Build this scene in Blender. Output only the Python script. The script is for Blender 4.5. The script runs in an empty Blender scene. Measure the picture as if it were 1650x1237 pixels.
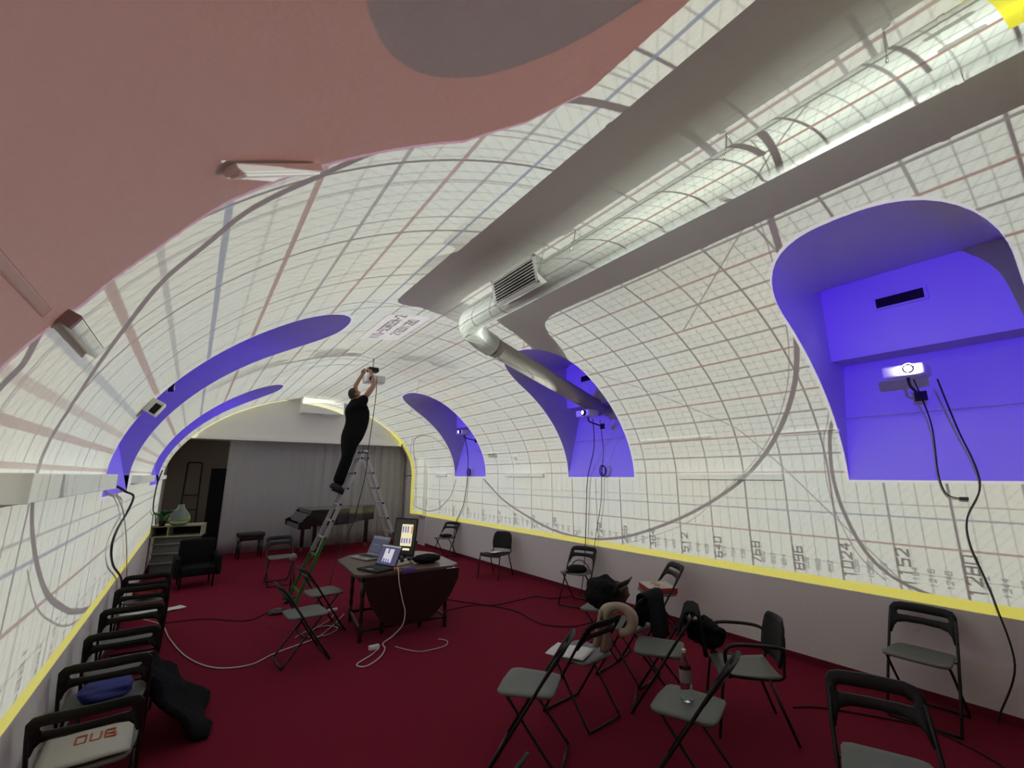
import bpy, bmesh, math, random
import numpy as np
from mathutils import Vector, Matrix

random.seed(7)
PI = math.pi
scene = bpy.context.scene

# ------------------------------------------------------------------ camera
F_PX, YAW, PITCH = 698.0, math.radians(35.8), math.radians(11.9)
CAM = Vector((0.0, 0.0, 2.1))
fw = Vector((math.sin(YAW) * math.cos(PITCH), math.cos(YAW) * math.cos(PITCH), math.sin(PITCH)))
rt = Vector((math.cos(YAW), -math.sin(YAW), 0.0))
up = rt.cross(fw)
cd = bpy.data.cameras.new('camera')
cd.sensor_width = 36.0
cd.sensor_fit = 'HORIZONTAL'
cd.lens = 36.0 * F_PX / 1650.0
cd.clip_start = 0.05
cam = bpy.data.objects.new('camera', cd)
scene.collection.objects.link(cam)
cam.matrix_world = Matrix(((rt.x, up.x, -fw.x, CAM.x), (rt.y, up.y, -fw.y, CAM.y), (rt.z, up.z, -fw.z, CAM.z), (0, 0, 0, 1)))
scene.camera = cam

# ------------------------------------------------------------------ view, world
scene.view_settings.view_transform = 'Standard'
scene.view_settings.look = 'None'
scene.view_settings.gamma = 1.0
scene.view_settings.use_curve_mapping = False
scene.view_settings.exposure = 0.0
w = bpy.data.worlds.new('world')
scene.world = w
w.use_nodes = True
w.node_tree.nodes['Background'].inputs[0].default_value = (0.0, 0.0, 0.0, 1)
w.node_tree.nodes['Background'].inputs[1].default_value = 0.0
scene.cycles.max_bounces = 10
scene.cycles.diffuse_bounces = 6
scene.cycles.transparent_max_bounces = 8
scene.cycles.sample_clamp_indirect = 4.0
scene.cycles.caustics_reflective = False
scene.cycles.caustics_refractive = False
scene.cycles.use_denoising = True

# room section: an arch on two walls. X across, Y along the vault, Z up
X0, Z0, A, B = 2.7, 2.1, 3.3, 2.25
NL, NR = 1.75, 1.9
YF, YB, YC = 14.1, -4.5, 14.55           # far gable, wall behind the camera, curtain line
BAND = 0.87                              # lower edge of the projected picture on the walls
KV = 0.03927                             # metres of wall per "degree" below the springing line

# projected picture: (Y0, Y1, side angle, top angle, lowest z) of each window recess
NR_LIST = [(0.22, 1.83, 48.0, 66.5, 2.05), (4.82, 6.42, 47.0, 64.5, 2.07), (9.45, 11.08, 47.0, 64.3, 2.07)]
NL_LIST = [(5.08, 6.8, 50.0, 67.5, 1.92), (10.15, 12.35, 48.0, 67.0, 1.92)]


def niche_top(n, y):
    s = (y - (n[0] + n[1]) / 2) / ((n[1] - n[0]) / 2)
    s = min(1.0, abs(s))
    return n[2] + (n[3] - n[2]) * math.sqrt(max(0.0, 1 - s ** 2.6))


def vault_xz(phi):
    c, s = math.cos(math.radians(phi)), max(0.0, math.sin(math.radians(phi)))
    n = NL if c < 0 else NR
    r = (abs(c) ** n + s ** n) ** (-1.0 / n)
    return X0 + A * r * c, Z0 + B * r * s


# ------------------------------------------------------------------ the picture the projectors throw
# one map in room coordinates: columns = Y, rows = angle round the arch
PY0, PY1, PV0, PV1 = -2.0, 14.4, -32.5, 212.5
PW, PH_ = 2624, 2048


def stroke_font():
    f = {}
    f['0'] = [[(0, 0), (0, 6), (4, 6), (4, 0), (0, 0)]]
    f['1'] = [[(1, 5), (2, 6), (2, 0)]]
    f['2'] = [[(0, 5), (1, 6), (4, 6), (4, 3.5), (0, 0), (4, 0)]]
    f['3'] = [[(0, 6), (4, 6), (2, 3.5), (4, 3), (4, 0), (0, 0)]]
    f['4'] = [[(3, 0), (3, 6), (0, 2), (4, 2)]]
    f['5'] = [[(4, 6), (0, 6), (0, 3.4), (4, 3.4), (4, 0), (0, 0)]]
    f['6'] = [[(4, 6), (0, 6), (0, 0), (4, 0), (4, 3), (0, 3)]]
    f['7'] = [[(0, 6), (4, 6), (1.5, 0)]]
    f['8'] = [[(0, 0), (0, 6), (4, 6), (4, 0), (0, 0)], [(0, 3), (4, 3)]]
    f['9'] = [[(0, 0), (4, 0), (4, 6), (0, 6), (0, 3), (4, 3)]]
    f['-'] = [[(0.5, 3), (3.5, 3)]]
    f['V'] = [[(0, 6), (2, 0), (4, 6)]]
    f['I'] = [[(2, 0), (2, 6)]]
    f['D'] = [[(0, 0), (0, 6), (3, 6), (4, 4.5), (4, 1.5), (3, 0), (0, 0)]]
    f['S'] = [[(4, 6), (0, 6), (0, 3), (4, 3), (4, 0), (0, 0)]]
    f['C'] = [[(4, 6), (0, 6), (0, 0), (4, 0)]]
    f['R'] = [[(0, 0), (0, 6), (4, 6), (4, 3), (0, 3), (4, 0)]]
    f['E'] = [[(4, 6), (0, 6), (0, 0), (4, 0)], [(0, 3), (3, 3)]]
    f['N'] = [[(0, 0), (0, 6), (4, 0), (4, 6)]]
    f['X'] = [[(0, 0), (4, 6)], [(0, 6), (4, 0)]]
    f[' '] = []
    return f


def spline(pts, n=14):
    p = [np.array(q, float) for q in pts]
    out = []
    for i in range(len(p) - 1):
        a, b, c, d = p[max(i - 1, 0)], p[i], p[i + 1], p[min(i + 2, len(p) - 1)]
        for k in range(n):
            t = k / n
            out.append(0.5 * ((2 * b) + (-a + c) * t + (2 * a - 5 * b + 4 * c - d) * t * t + (-a + 3 * b - 3 * c + d) * t ** 3))
    out.append(p[-1])
    return out


def make_picture():
    img = np.zeros((PH_, PW, 3), np.float32)
    ys = PY0 + (np.arange(PW) + 0.5) / PW * (PY1 - PY0)
    vs = PV0 + (np.arange(PH_) + 0.5) / PH_ * (PV1 - PV0)
    V, Y = vs[:, None], ys[None, :]
    base = np.array((0.85, 0.92, 0.80), np.float32)
    img[:] = base
    ppm_y = PW / (PY1 - PY0)
    ppm_v = PH_ / (PV1 - PV0) / KV       # pixels per metre round the arch (nominal)

    def vline(y, wid, col, amt, v0=-99, v1=999):
        wid = wid * 1.45
        m = np.clip(wid / 2 * ppm_y + 0.5 - np.abs(ys - y) * ppm_y, 0, 1) * amt
        rows = ((vs > v0) & (vs < v1)).astype(np.float32)
        mm = (rows[:, None] * m[None, :])[..., None]
        idx = np.where(m > 0)[0]
        if len(idx):
            a, b = idx[0], idx[-1] + 1
            img[:, a:b] = img[:, a:b] * (1 - mm[:, a:b]) + np.array(col, np.float32) * mm[:, a:b]

    def hline(v, wid, col, amt, y0=-99, y1=99):
        wid = wid * 1.3
        m = np.clip(wid / 2 * ppm_v + 0.5 - np.abs(vs - v) * KV * ppm_v, 0, 1) * amt
        cols = ((ys > y0) & (ys < y1)).astype(np.float32)
        idx = np.where(m > 0)[0]
        if len(idx):
            a, b = idx[0], idx[-1] + 1
            mm = (m[a:b, None] * cols[None, :])[..., None]
            img[a:b] = img[a:b] * (1 - mm) + np.array(col, np.float32) * mm

    def seg(p, q, wid, col, amt):
        # p, q as (Y, V); a straight stroke
        x0, y0 = (p[0] - PY0) * ppm_y, (p[1] - PV0) * KV * ppm_v
        x1, y1 = (q[0] - PY0) * ppm_y, (q[1] - PV0) * KV * ppm_v
        h = wid / 2 * ppm_y
        a, b = int(max(0, min(x0, x1) - h - 2)), int(min(PW, max(x0, x1) + h + 3))
        c, d = int(max(0, min(y0, y1) - h - 2)), int(min(PH_, max(y0, y1) + h + 3))
        if a >= b or c >= d:
            return
        gx, gy = np.arange(a, b)[None, :] + 0.5, np.arange(c, d)[:, None] + 0.5
        dx, dy = x1 - x0, y1 - y0
        L = dx * dx + dy * dy + 1e-9
        t = np.clip(((gx - x0) * dx + (gy - y0) * dy) / L, 0, 1)
        dist = np.hypot(gx - x0 - t * dx, gy - y0 - t * dy)
        m = (np.clip(h + 0.5 - dist, 0, 1) * amt)[..., None]
        sub = img[c:d, a:b]
        img[c:d, a:b] = np.minimum(sub, sub * (1 - m) + np.array(col, np.float32) * m)

    def curve(pts, wid, col, amt=1.0):
        s = spline(pts)
        for p, q in zip(s[:-1], s[1:]):
            seg(p, q, wid, col, amt)

    def text(s, y, v, h, horiz=True, wid=0.012, col=(0.1, 0.1, 0.1), face=1):
        # letters run up the wall (along V) when not horiz, along -Y when horiz
        F = stroke_font()
        k = h / 6.0
        for i, ch in enumerate(s):
            for pl in F[ch]:
                pts = []
                for (a, b) in pl:
                    u, t_ = (a + i * 6.0) * k, b * k
                    if horiz:
                        pts.append((y - face * u, v + t_ / KV))
                    else:
                        pts.append((y + face * t_, v + u / KV))
                for p, q in zip(pts[:-1], pts[1:]):
                    seg(p, q, wid, col, 0.95)

    BR, GR, BL, DK = (0.34, 0.19, 0.15), (0.20, 0.21, 0.20), (0.17, 0.26, 0.38), (0.08, 0.065, 0.07)
    # faint diagonal hatching (repeats every 0.1 m)
    H = np.mod(Y * 1.0 + V * KV * 0.9, 0.085)
    img *= (1 - 0.20 * np.clip(1.4 - np.abs(H - 0.04) / 0.006, 0, 1))[..., None]
    # soft tints
    tint = 0.03 * np.sin(Y * 1.9 + 0.6) * np.cos(V * 0.055)
    img[..., 0] += tint
    img[..., 2] -= tint
    # lines across the room (constant Y)
    marks = {n * 128: yy for n, yy in zip(range(-10, 14), [13.9, 12.9, 12.0, 11.15, 10.35, 9.6, 8.9, 8.25, 7.6, 6.92, 6.32, 5.70, 5.14, 4.58, 4.02, 3.51, 3.0, 2.51, 2.02, 1.53, 1.04, 0.55, 0.06, -0.43])}
    keys = sorted(marks)
    for i, kx in enumerate(keys):
        y = marks[kx]
        vline(y, 0.015, GR if i % 2 else DK, 0.95, v1=92 if i % 2 else 999)
        if i + 1 < len(keys):
            y2 = marks[keys[i + 1]]
            for j in (1, 2, 3):
                vline(y + (y2 - y) * j / 4, 0.008, GR, 0.62 if j == 2 else 0.4)
    for k in range(26):                   # closely spaced arcs on the far side of the crown
        vline(1.2 + k * 0.52, 0.012, GR, 0.6, v0=92)
        vline(1.46 + k * 0.52, 0.008, GR, 0.4, v0=92)
    # lines along the room (constant angle)
    for v, c, a, wd in ((1.0, BR, .85, .018), (-7.6, GR, .6, .010), (-10.7, BL, .8, .014), (-17.8, BR, .85, .016), (-29.3, BL, .8, .012), (-24.5, GR, .45, .008)):
        hline(v, wd, c, a)
        hline(180 - v, wd * 1.2, c, a)
    for k in range(1, 15):
        v = k * 6.5
        hline(v, 0.017, BR if k % 2 == 0 else GR, 0.95)
        hline(v + 2.2, 0.009, GR, 0.42)
        hline(v + 4.3, 0.009, GR, 0.42)
    for v, c, a, wd in ((97, DK, .8, .016), (103.5, GR, .8, .016), (109.3, BL, .85, .018), (114.5, GR, .7, .018), (120.5, BR, .8, .022), (125, GR, .35, .012), (129, GR, .8, .02), (133.5, GR, .35, .014),
                        (139, BR, .9, .026), (143.5, GR, .3, .016), (149, BL, .85, .028), (156, GR, .5, .025), (161.2, BR, .8, .034), (167, BL, .5, .034), (171.5, BR, .45, .036), (175, BR, .7, .032)):
        hline(v, wd, c, a)
    # the long diagonals
    for p, q in (((2.95, 16), (1.45, -29)), ((2.95, 16), (5.6, 62)), ((5.6, 62), (2.0, 104)), ((5.6, 50), (8.9, 69)), ((8.9, 69), (11.6, 50)), ((0.9, 84), (2.9, 52))):
        seg(p, q, 0.014, GR, 0.95)
    # big circles, doubled
    big_r = [(1.2, 84), (1.38, 73.1), (1.54, 62.0), (1.73, 49.0), (1.89, 38.5), (2.09, 27.8), (2.37, 16.7), (2.71, 6.2), (3.17, -4.1), (3.86, -14.2), (4.66, -22.4), (5.31, -26.9), (6.06, -28.9), (6.93, -27.2), (7.74, -22.2), (8.69, -14.2), (9.53, -2.5)]
    curve(big_r, 0.055, DK)
    curve([(y + 0.09 if v > -10 else y, v - (2.6 if v < -10 else 0.6)) for y, v in big_r], 0.010, DK, 0.8)
    right2 = [(1.6, 40), (1.79, 19.9), (1.92, 11.9), (1.98, 2.8), (1.96, -6.1), (1.88, -14.5), (1.76, -21.5), (1.58, -26.3), (1.31, -29.2), (1.06, -30.0), (0.71, -29.4), (0.2, -27)]
    curve(right2, 0.038, DK)
    curve([(y + 0.07, v - 1.0) for y, v in right2[:8]], 0.010, DK, 0.8)
    left_big = [(1.7, 126), (1.97, 137.3), (2.03, 140.2), (2.14, 146.7), (2.31, 151.3), (2.46, 156.4), (2.71, 161.6), (2.91, 167.0), (3.01, 171.8), (3.01, 176.6), (3.03, 181.8), (3.14, 186.3), (3.39, 191.6), (3.74, 196.8), (4.17, 200.9), (4.81, 205.6), (5.79, 209.8), (7.42, 211.5)]
    curve(left_big, 0.058, DK)
    curve([(3.22, 191.6), (3.55, 197.5), (4.0, 202.2), (4.65, 207.0), (5.6, 210.6)], 0.018, DK, 0.8)
    curve([(1.98, 166.0), (2.14, 170.0), (2.12, 172.8), (2.05, 180)], 0.05, DK)
    curve([(1.43, 114.8), (1.4, 111.2), (1.37, 105.2), (1.33, 96), (1.35, 86), (1.38, 78)], 0.055, DK)
    small_r = [(10.99, -2.8), (11.33, -15.1), (12.09, -24.9), (12.94, -27.2), (13.6, -22.5), (13.75, -2.3), (13.6, 16.3), (12.9, 29.7), (11.83, 30.9), (11.18, 19.8)]
    curve(small_r, 0.035, DK)
    curve([(13.85, -8), (13.9, 8), (13.8, 19), (13.3, 27), (12.9, 31.5)], 0.02, DK, .8)
    curve([(14.0, 76), (12.6, 66.0), (11.5, 51.0), (11.23, 36)], 0.03, DK)
    curve([(9.2, 124), (8.56, 115.6), (8.33, 104.1), (8.56, 90.4), (8.73, 76)], 0.035, BR, .9)
    curve([(9.9, 126), (9.2, 115.6), (8.95, 104.1), (9.0, 94)], 0.03, DK, .8)
    curve([(6.9, 106), (6.57, 94.7), (6.37, 84.8), (6.2, 73.7), (6.04, 64.8)], 0.016, GR, .9)
    curve([(4.9, 128), (4.85, 118), (5.0, 108), (5.3, 98), (5.25, 90)], 0.016, GR, .9)
    # rulers along the foot of both walls and round the far arch
    for i, kx in enumerate(keys):
        y = marks[kx]
        text(str(abs(kx)), y - 0.10, -27.8, 0.095, False, 0.021, (0.03, 0.03, 0.03), 1)
        if i + 1 < len(keys):
            y2 = marks[keys[i + 1]]
            for j in (1, 2, 3):
                text(str(abs(kx) + 32 * j), y + (y2 - y) * j / 4 - 0.03, -27.2, 0.044, False, 0.010, (0.16, 0.2, 0.2), 1)
    for k in range(34):
        y = 2.2 + k * 0.34
        text(str(1920 - 64 * (k % 28)), y, 204.5 if k % 2 else 202.5, 0.075 if k % 2 == 0 else 0.05, False, 0.014, (0.3, 0.2, 0.15) if k % 3 == 0 else (0.13, 0.13, 0.13), -1)
    for v in np.arange(-26, 206, 3.6):
        text(str(int(64 + (v + 26) * 4) // 32 * 32), 13.72, v, 0.055, True, 0.012, (0.25, 0.2, 0.25), 1)
    # caption card at the crown
    m = ((Y > 5.5) & (Y < 6.9) & (V > 92.5) & (V < 104.5))
    img[m] = (0.93, 0.93, 0.92)
    for p, q in (((5.5, 92.5), (6.9, 92.5)), ((5.5, 104.5), (6.9, 104.5)), ((5.5, 92.5), (5.5, 104.5))):
        seg(p, q, 0.012, DK, .8)
    text('VID-SCREEN-2', 6.78, 99.2, 0.105, True, 0.030, (0.06, 0.06, 0.06), 1)
    text('2160X1280', 6.55, 94.6, 0.095, True, 0.028, (0.12, 0.12, 0.12), 1)
    # yellow edging along both walls and round the far arch
    YEL = np.array((1.0, 0.93, 0.01), np.float32)
    img[((V < -28.9) | (V > 208.9)) & (Y < 20)] = YEL
    img[(Y > 13.86) & (V > -99) & (V < 40)] = YEL
    img[(Y > 13.95) & (V >= 40)] = (0.90, 0.88, 0.45)
    # small blackbody of yellow where the picture starts, near end of the duct
    # window recesses: flat violet with a white fringe
    VI = np.array((0.10, 0.015, 1.62), np.float32)
    for side, L in ((0, NR_LIST), (1, NL_LIST)):
        for n in L:
            VV = V if side == 0 else 180 - V
            s = np.clip(np.abs((Y - (n[0] + n[1]) / 2) / ((n[1] - n[0]) / 2)), 0, 1)
            top = n[2] + (n[3] - n[2]) * np.sqrt(np.maximum(0, 1 - s ** 2.6))
            lo = -(Z0 - n[4]) / KV
            fr = (Y > n[0] - 0.03) & (Y < n[1] + 0.03) & (VV > lo - 0.7) & (VV < top + 0.8)
            img[fr] = (0.93, 0.93, 0.95)
            inside = (Y > n[0]) & (Y < n[1]) & (VV > lo) & (VV < top)
            img[inside] = VI
    # the sleeve of the duct branch is masked out of the picture (seen from the projector opposite)
    o_, a_, b_ = np.array((-0.25, 5.95, 3.04)), np.array((3.25, 5.07, 3.96)), np.array((6.0, 5.63, 3.38))
    prev = None
    for k in range(25):
        d_ = a_ + (b_ - a_) * k / 24 - o_
        lo_, hi_ = 0.5, 3.0
        for _ in range(30):
            t_ = (lo_ + hi_) / 2
            x_, z_ = (o_[0] + d_[0] * t_ - X0) / A, (o_[2] + d_[2] * t_ - Z0) / B
            n_ = NL if x_ < 0 else NR
            if abs(x_) ** n_ + max(z_, 0) ** n_ > 1:
                hi_ = t_
            else:
                lo_ = t_
        cur = (o_[1] + d_[1] * t_, math.degrees(math.atan2(z_, x_)))
        if prev:
            seg(prev, cur, 0.44 * t_, (0.10, 0.095, 0.085), 1.0)
        prev = cur
    # beyond the mapped area: added dim dusky red light, with a dark oval as shade
    ang = np.array([60, 110, 111.8, 112.6, 116.5, 122.6, 133.9, 140.8, 149.4, 156.4, 164.0, 171.0, 180, 215])
    yy = np.array([-9, -9, 0.7, 1.33, 1.63, 1.83, 1.89, 1.92, 1.97, 2.08, 2.12, 2.02, 1.95, 1.9])
    bd = np.interp(vs, ang, yy)[:, None]
    out = (Y < bd)
    img[out & (V > 60)] = (0.245, 0.056, 0.034)
    fringe = (~out) & (Y < bd + 0.025) & (V > 111)
    img[fringe] = (0.55, 0.28, 0.42)
    dark = ((Y - 0.35) / 1.04) ** 2 + ((V - 130.0) / 15.5) ** 2 < 1  # round patch of shade drawn into the picture; no recess stands here
    img[dark & out] = (0.03, 0.012, 0.006)
    img[(Y < -0.2) & (V < 60)] = 0
    img[(Y < -1.2) & (V >= 60)] = 0
    # light strip laid on the batten that crosses the edge
    q_ = [(1.655, 150.3), (1.93, 140.0), (1.97, 143.9), (1.79, 149.6)]
    inside = np.ones((PH_, PW), bool)
    for k in range(4):
        (ya, va), (yb, vb) = q_[k], q_[(k + 1) % 4]
        inside &= ((yb - ya) * (V - va) - (vb - va) * (Y - ya)) <= 0
    if not inside.any():
        inside = np.ones((PH_, PW), bool)
        for k in range(4):
            (ya, va), (yb, vb) = q_[k], q_[(k + 1) % 4]
            inside &= ((yb - ya) * (V - va) - (vb - va) * (Y - ya)) >= 0
    img[inside & (Y < bd)] = (1.0, 1.0, 0.93)
    # end border of the picture, which falls on the near end of the duct
    img[(Y < 0.08) & (V > 75.5) & (V < 97)] = YEL * 0.8
    for vv in (78.5, 82.5, 86.5):
        seg((0.16, vv), (0.32, vv), 0.05, (0.25, 0.27, 0.22), 0.9)
    seg((0.42, 76), (0.42, 96), 0.03, DK, 0.9)
    img = np.clip(img * 0.60, 0, 1)
    # outside the picture: nothing
    img[(V < -31.4) & (Y < 99)] = 0
    img[(V > 211.4) & (Y < 99)] = 0
    img[:, ys > 14.12] = 0
    img[:, ys < -1.9] = 0
    rgba = np.ones((PH_, PW, 4), np.float32)
    rgba[..., :3] = img
    im = bpy.data.images.new('projected_picture', PW, PH_, alpha=False, float_buffer=False)
    im.colorspace_settings.name = 'Non-Color'
    im.pixels.foreach_set(rgba.ravel())
    im.update()
    im.pack()
    return im


PIC = make_picture()


class N:
    """small helper for building a node tree"""

    def __init__(self, tree):
        self.t = tree

    def put(self, sock, v):
        if hasattr(v, 'is_linked') or hasattr(v, 'links'):
            self.t.links.new(v, sock)
        else:
            sock.default_value = v

    def m(self, op, a, b=None, c=None, clamp=False):
        n = self.t.nodes.new('ShaderNodeMath')
        n.operation = op
        n.use_clamp = clamp
        self.put(n.inputs[0], a)
        if b is not None:
            self.put(n.inputs[1], b)
        if c is not None:
            self.put(n.inputs[2], c)
        return n.outputs[0]


def projector_light(name, loc, side, yw, power):
    """A point source whose light tree traces each ray to the arch and looks the picture up there.
    side +1: stands on the right wall and throws left; -1 the other way. yw: (y0, soft, y1, soft) span it covers."""
    ld = bpy.data.lights.new(name, 'SPOT')
    ld.spot_size = math.radians(136)
    ld.spot_blend = 0.0
    ld.shadow_soft_size = 0.0
    ld.energy = power
    ld.color = (1, 1, 1)
    ld.use_nodes = True
    t = ld.node_tree
    t.nodes.clear()
    q = N(t)
    M = q.m
    tc = t.nodes.new('ShaderNodeTexCoord')
    sp = t.nodes.new('ShaderNodeSeparateXYZ')
    t.links.new(tc.outputs['Normal'], sp.inputs[0])
    # the lamp looks along its own -Z; turn its axes back to the room's
    if side > 0:
        sx, sy, sz = sp.outputs[2], sp.outputs[1], M('MULTIPLY', sp.outputs[0], -1.0)
    else:
        sx, sy, sz = M('MULTIPLY', sp.outputs[2], -1.0), sp.outputs[1], sp.outputs[0]
    ox, oz = (loc[0] - X0) / A, (loc[2] - Z0) / B
    dx, dz = M('MULTIPLY', sx, DSIGN / A), M('MULTIPLY', sz, DSIGN / B)
    dy = M('MULTIPLY', sy, DSIGN)
    a = M('ADD', M('MULTIPLY', dx, dx), M('MULTIPLY', dz, dz))
    b = M('ADD', M('MULTIPLY', dx, ox), M('MULTIPLY', dz, oz))
    c = ox * ox + oz * oz - 1
    disc = M('SUBTRACT', M('MULTIPLY', b, b), M('MULTIPLY', a, c))
    tt = M('DIVIDE', M('SUBTRACT', M('SQRT', M('MAXIMUM', disc, 0.0)), b), M('MAXIMUM', a, 1e-5))
    for _ in range(3):
        x = M('MULTIPLY_ADD', dx, tt, ox)
        z = M('MAXIMUM', M('MULTIPLY_ADD', dz, tt, oz), 1e-4)
        n = M('MULTIPLY_ADD', M('GREATER_THAN', x, 0.0), NR - NL, NL)
        ax = M('MAXIMUM', M('ABSOLUTE', x), 1e-4)
        n1 = M('SUBTRACT', n, 1.0)
        px, pz = M('POWER', ax, n1), M('POWER', z, n1)
        f = M('SUBTRACT', M('MULTIPLY_ADD', px, ax, M('MULTIPLY', pz, z)), 1.0)
        g = M('MULTIPLY', n, M('ADD', M('MULTIPLY', M('MULTIPLY', px, M('SIGN', x)), dx), M('MULTIPLY', pz, dz)))
        tt = M('SUBTRACT', tt, M('DIVIDE', f, M('MAXIMUM', g, 0.02)))
    z = M('MULTIPLY_ADD', dz, tt, oz)
    # below the springing line: the plain wall
    wallx = ((X0 - A if side > 0 else X0 + A) - X0) / A
    twall = M('DIVIDE', wallx - ox, M('MINIMUM' if side > 0 else 'MAXIMUM', dx, -1e-4 if side > 0 else 1e-4))
    zw = M('MULTIPLY_ADD', dz, twall, oz)
    is_wall = M('LESS_THAN', zw, 0.0)
    x = M('MULTIPLY_ADD', dx, tt, ox)
    phi = M('MULTIPLY', M('ARCTAN2', M('MAXIMUM', z, 0.0), x), 180 / PI)
    if side > 0:
        vwall = M('MULTIPLY_ADD', zw, -B / KV, 180.0)
    else:
        vwall = M('MULTIPLY', zw, B / KV)

    def mix(f_, p, q_):
        return M('ADD', M('MULTIPLY', p, M('SUBTRACT', 1.0, f_)), M('MULTIPLY', q_, f_))
    v = mix(is_wall, phi, vwall)
    th = mix(is_wall, tt, twall)
    y = M('MULTIPLY_ADD', dy, th, loc[1])
    # hit distance and slant, so that the picture is evened out on the arch
    nx = mix(is_wall, M('DIVIDE', x, A), -1.0 if side > 0 else 1.0)
    nz = mix(is_wall, M('DIVIDE', z, B), 0.0)
    nl = M('SQRT', M('ADD', M('MULTIPLY', nx, nx), M('MULTIPLY', nz, nz)))
    cosn = M('DIVIDE', M('ABSOLUTE', M('ADD', M('MULTIPLY', nx, M('MULTIPLY', dx, A)), M('MULTIPLY', nz, M('MULTIPLY', dz, B)))), M('MAXIMUM', nl, 1e-4))
    gain = M('DIVIDE', M('MULTIPLY', th, th), M('MAXIMUM', cosn, 0.40 if side > 0 else 0.50))
    # span it covers
    mr = lambda val, lo, hi: M('SMOOTH_MIN', M('MAXIMUM', M('DIVIDE', M('SUBTRACT', val, lo), hi - lo), 0.0), 1.0, 0.0)
    wy = M('MULTIPLY', mr(y, yw[0], yw[1]), mr(y, yw[3], yw[2]))
    wv = mr(v, 80.0, 96.0) if side > 0 else mr(v, 98.0, 82.0)
    fwd = M('GREATER_THAN', M('MULTIPLY', dx, -1.0 if side > 0 else 1.0), 0.01)
    amp = M('MULTIPLY', M('MULTIPLY', gain, wy), M('MULTIPLY', wv, fwd))
    cb = t.nodes.new('ShaderNodeCombineXYZ')
    t.links.new(M('MULTIPLY_ADD', y, 1 / (PY1 - PY0), -PY0 / (PY1 - PY0)), cb.inputs[0])
    t.links.new(M('MULTIPLY_ADD', v, 1 / (PV1 - PV0), -PV0 / (PV1 - PV0)), cb.inputs[1])
    im = t.nodes.new('ShaderNodeTexImage')
    im.image = PIC
    im.extension = 'CLIP'
    t.links.new(cb.outputs[0], im.inputs[0])
    em = t.nodes.new('ShaderNodeEmission')
    t.links.new(im.outputs[0], em.inputs[0])
    t.links.new(amp, em.inputs[1])
    out = t.nodes.new('ShaderNodeOutputLight')
    t.links.new(em.outputs[0], out.inputs[0])
    o = bpy.data.objects.new(name, ld)
    scene.collection.objects.link(o)
    o.location = loc
    o.rotation_euler = (0, side * PI / 2, 0)
    return o


DSIGN = 1.0
PWR = 33.0
RIGHT_PROJ = [(5.40, 1.05, 3.10), (5.40, 5.42, 3.18), (5.40, 9.9, 3.20)]
LEFT_PROJ = [(0.0, -0.35, 3.14), (-0.25, 5.95, 3.04), (-0.25, 11.2, 3.04)]
SP = [(-3.0, -2.9, 2.6, 4.4), (2.6, 4.4, 6.9, 8.7), (6.9, 8.7, 15.0, 16.0)]
for k in range(3):
    projector_light('projector_beam', RIGHT_PROJ[k], 1, SP[k], PWR)
    projector_light('projector_beam', LEFT_PROJ[k], -1, SP[k], PWR)

# ------------------------------------------------------------------ materials
MATS = {}


def mat(name, col, rough=0.7, metal=0.0, bump=0.0, scale=30.0, var=0.0, trans=0.0, emit=None, estr=0.0, spec=0.5, ior=1.45, coat=0.0):
    if name in MATS:
        return MATS[name]
    m = bpy.data.materials.new(name)
    m.use_nodes = True
    t = m.node_tree
    b = t.nodes['Principled BSDF']
    b.inputs['Base Color'].default_value = (*col, 1)
    b.inputs['Roughness'].default_value = rough
    b.inputs['Metallic'].default_value = metal
    b.inputs['Transmission Weight'].default_value = trans
    b.inputs['Specular IOR Level'].default_value = spec
    b.inputs['IOR'].default_value = ior
    b.inputs['Coat Weight'].default_value = coat
    tc = t.nodes.new('ShaderNodeTexCoord')
    if bump or var:
        nz = t.nodes.new('ShaderNodeTexNoise')
        nz.inputs['Scale'].default_value = scale
        nz.inputs['Detail'].default_value = 4
        t.links.new(tc.outputs['Object'], nz.inputs['Vector'])
        if var:
            mx = t.nodes.new('ShaderNodeMix')
            mx.data_type = 'RGBA'
            mx.inputs[6].default_value = (*[c * (1 - var) for c in col], 1)
            mx.inputs[7].default_value = (*[min(1, c * (1 + var)) for c in col], 1)
            t.links.new(nz.outputs['Fac'], mx.inputs[0])
            t.links.new(mx.outputs[2], b.inputs['Base Color'])
        if bump:
            bp = t.nodes.new('ShaderNodeBump')
            bp.inputs['Strength'].default_value = bump
            bp.inputs['Distance'].default_value = 0.01
            t.links.new(nz.outputs['Fac'], bp.inputs['Height'])
            t.links.new(bp.outputs[0], b.inputs['Normal'])
    if emit:
        b.inputs['Emission Color'].default_value = (*emit, 1)
        b.inputs['Emission Strength'].default_value = estr
    if emit:
        m.cycles.emission_sampling = 'NONE'
    MATS[name] = m
    return m


M_PLASTER = mat('white_plaster', (0.905, 0.895, 0.87), 0.9, bump=0.25, scale=18, var=0.02)
M_WALL = mat('painted_wall', (0.87, 0.86, 0.825), 0.85, bump=0.15, scale=25, var=0.03)
M_CARPET = mat('red_carpet', (0.185, 0.012, 0.030), 0.95, bump=0.6, scale=90, var=0.18, spec=0.1)
M_NICHE = mat('recess_paint', (0.60, 0.58, 0.62), 0.85, bump=0.1, scale=20)
M_DUCT = mat('duct_foil_white', (0.60, 0.62, 0.59), 0.38, bump=0.2, scale=25, spec=0.6)
M_BLACK = mat('black_plastic', (0.018, 0.018, 0.019), 0.6, var=0.1, spec=0.3)
M_SEAT = mat('grey_seat_plastic', (0.145, 0.155, 0.135), 0.5, bump=0.1, scale=200, var=0.08)
M_TUBE = mat('black_steel_tube', (0.02, 0.02, 0.022), 0.35, 0.3)
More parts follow.
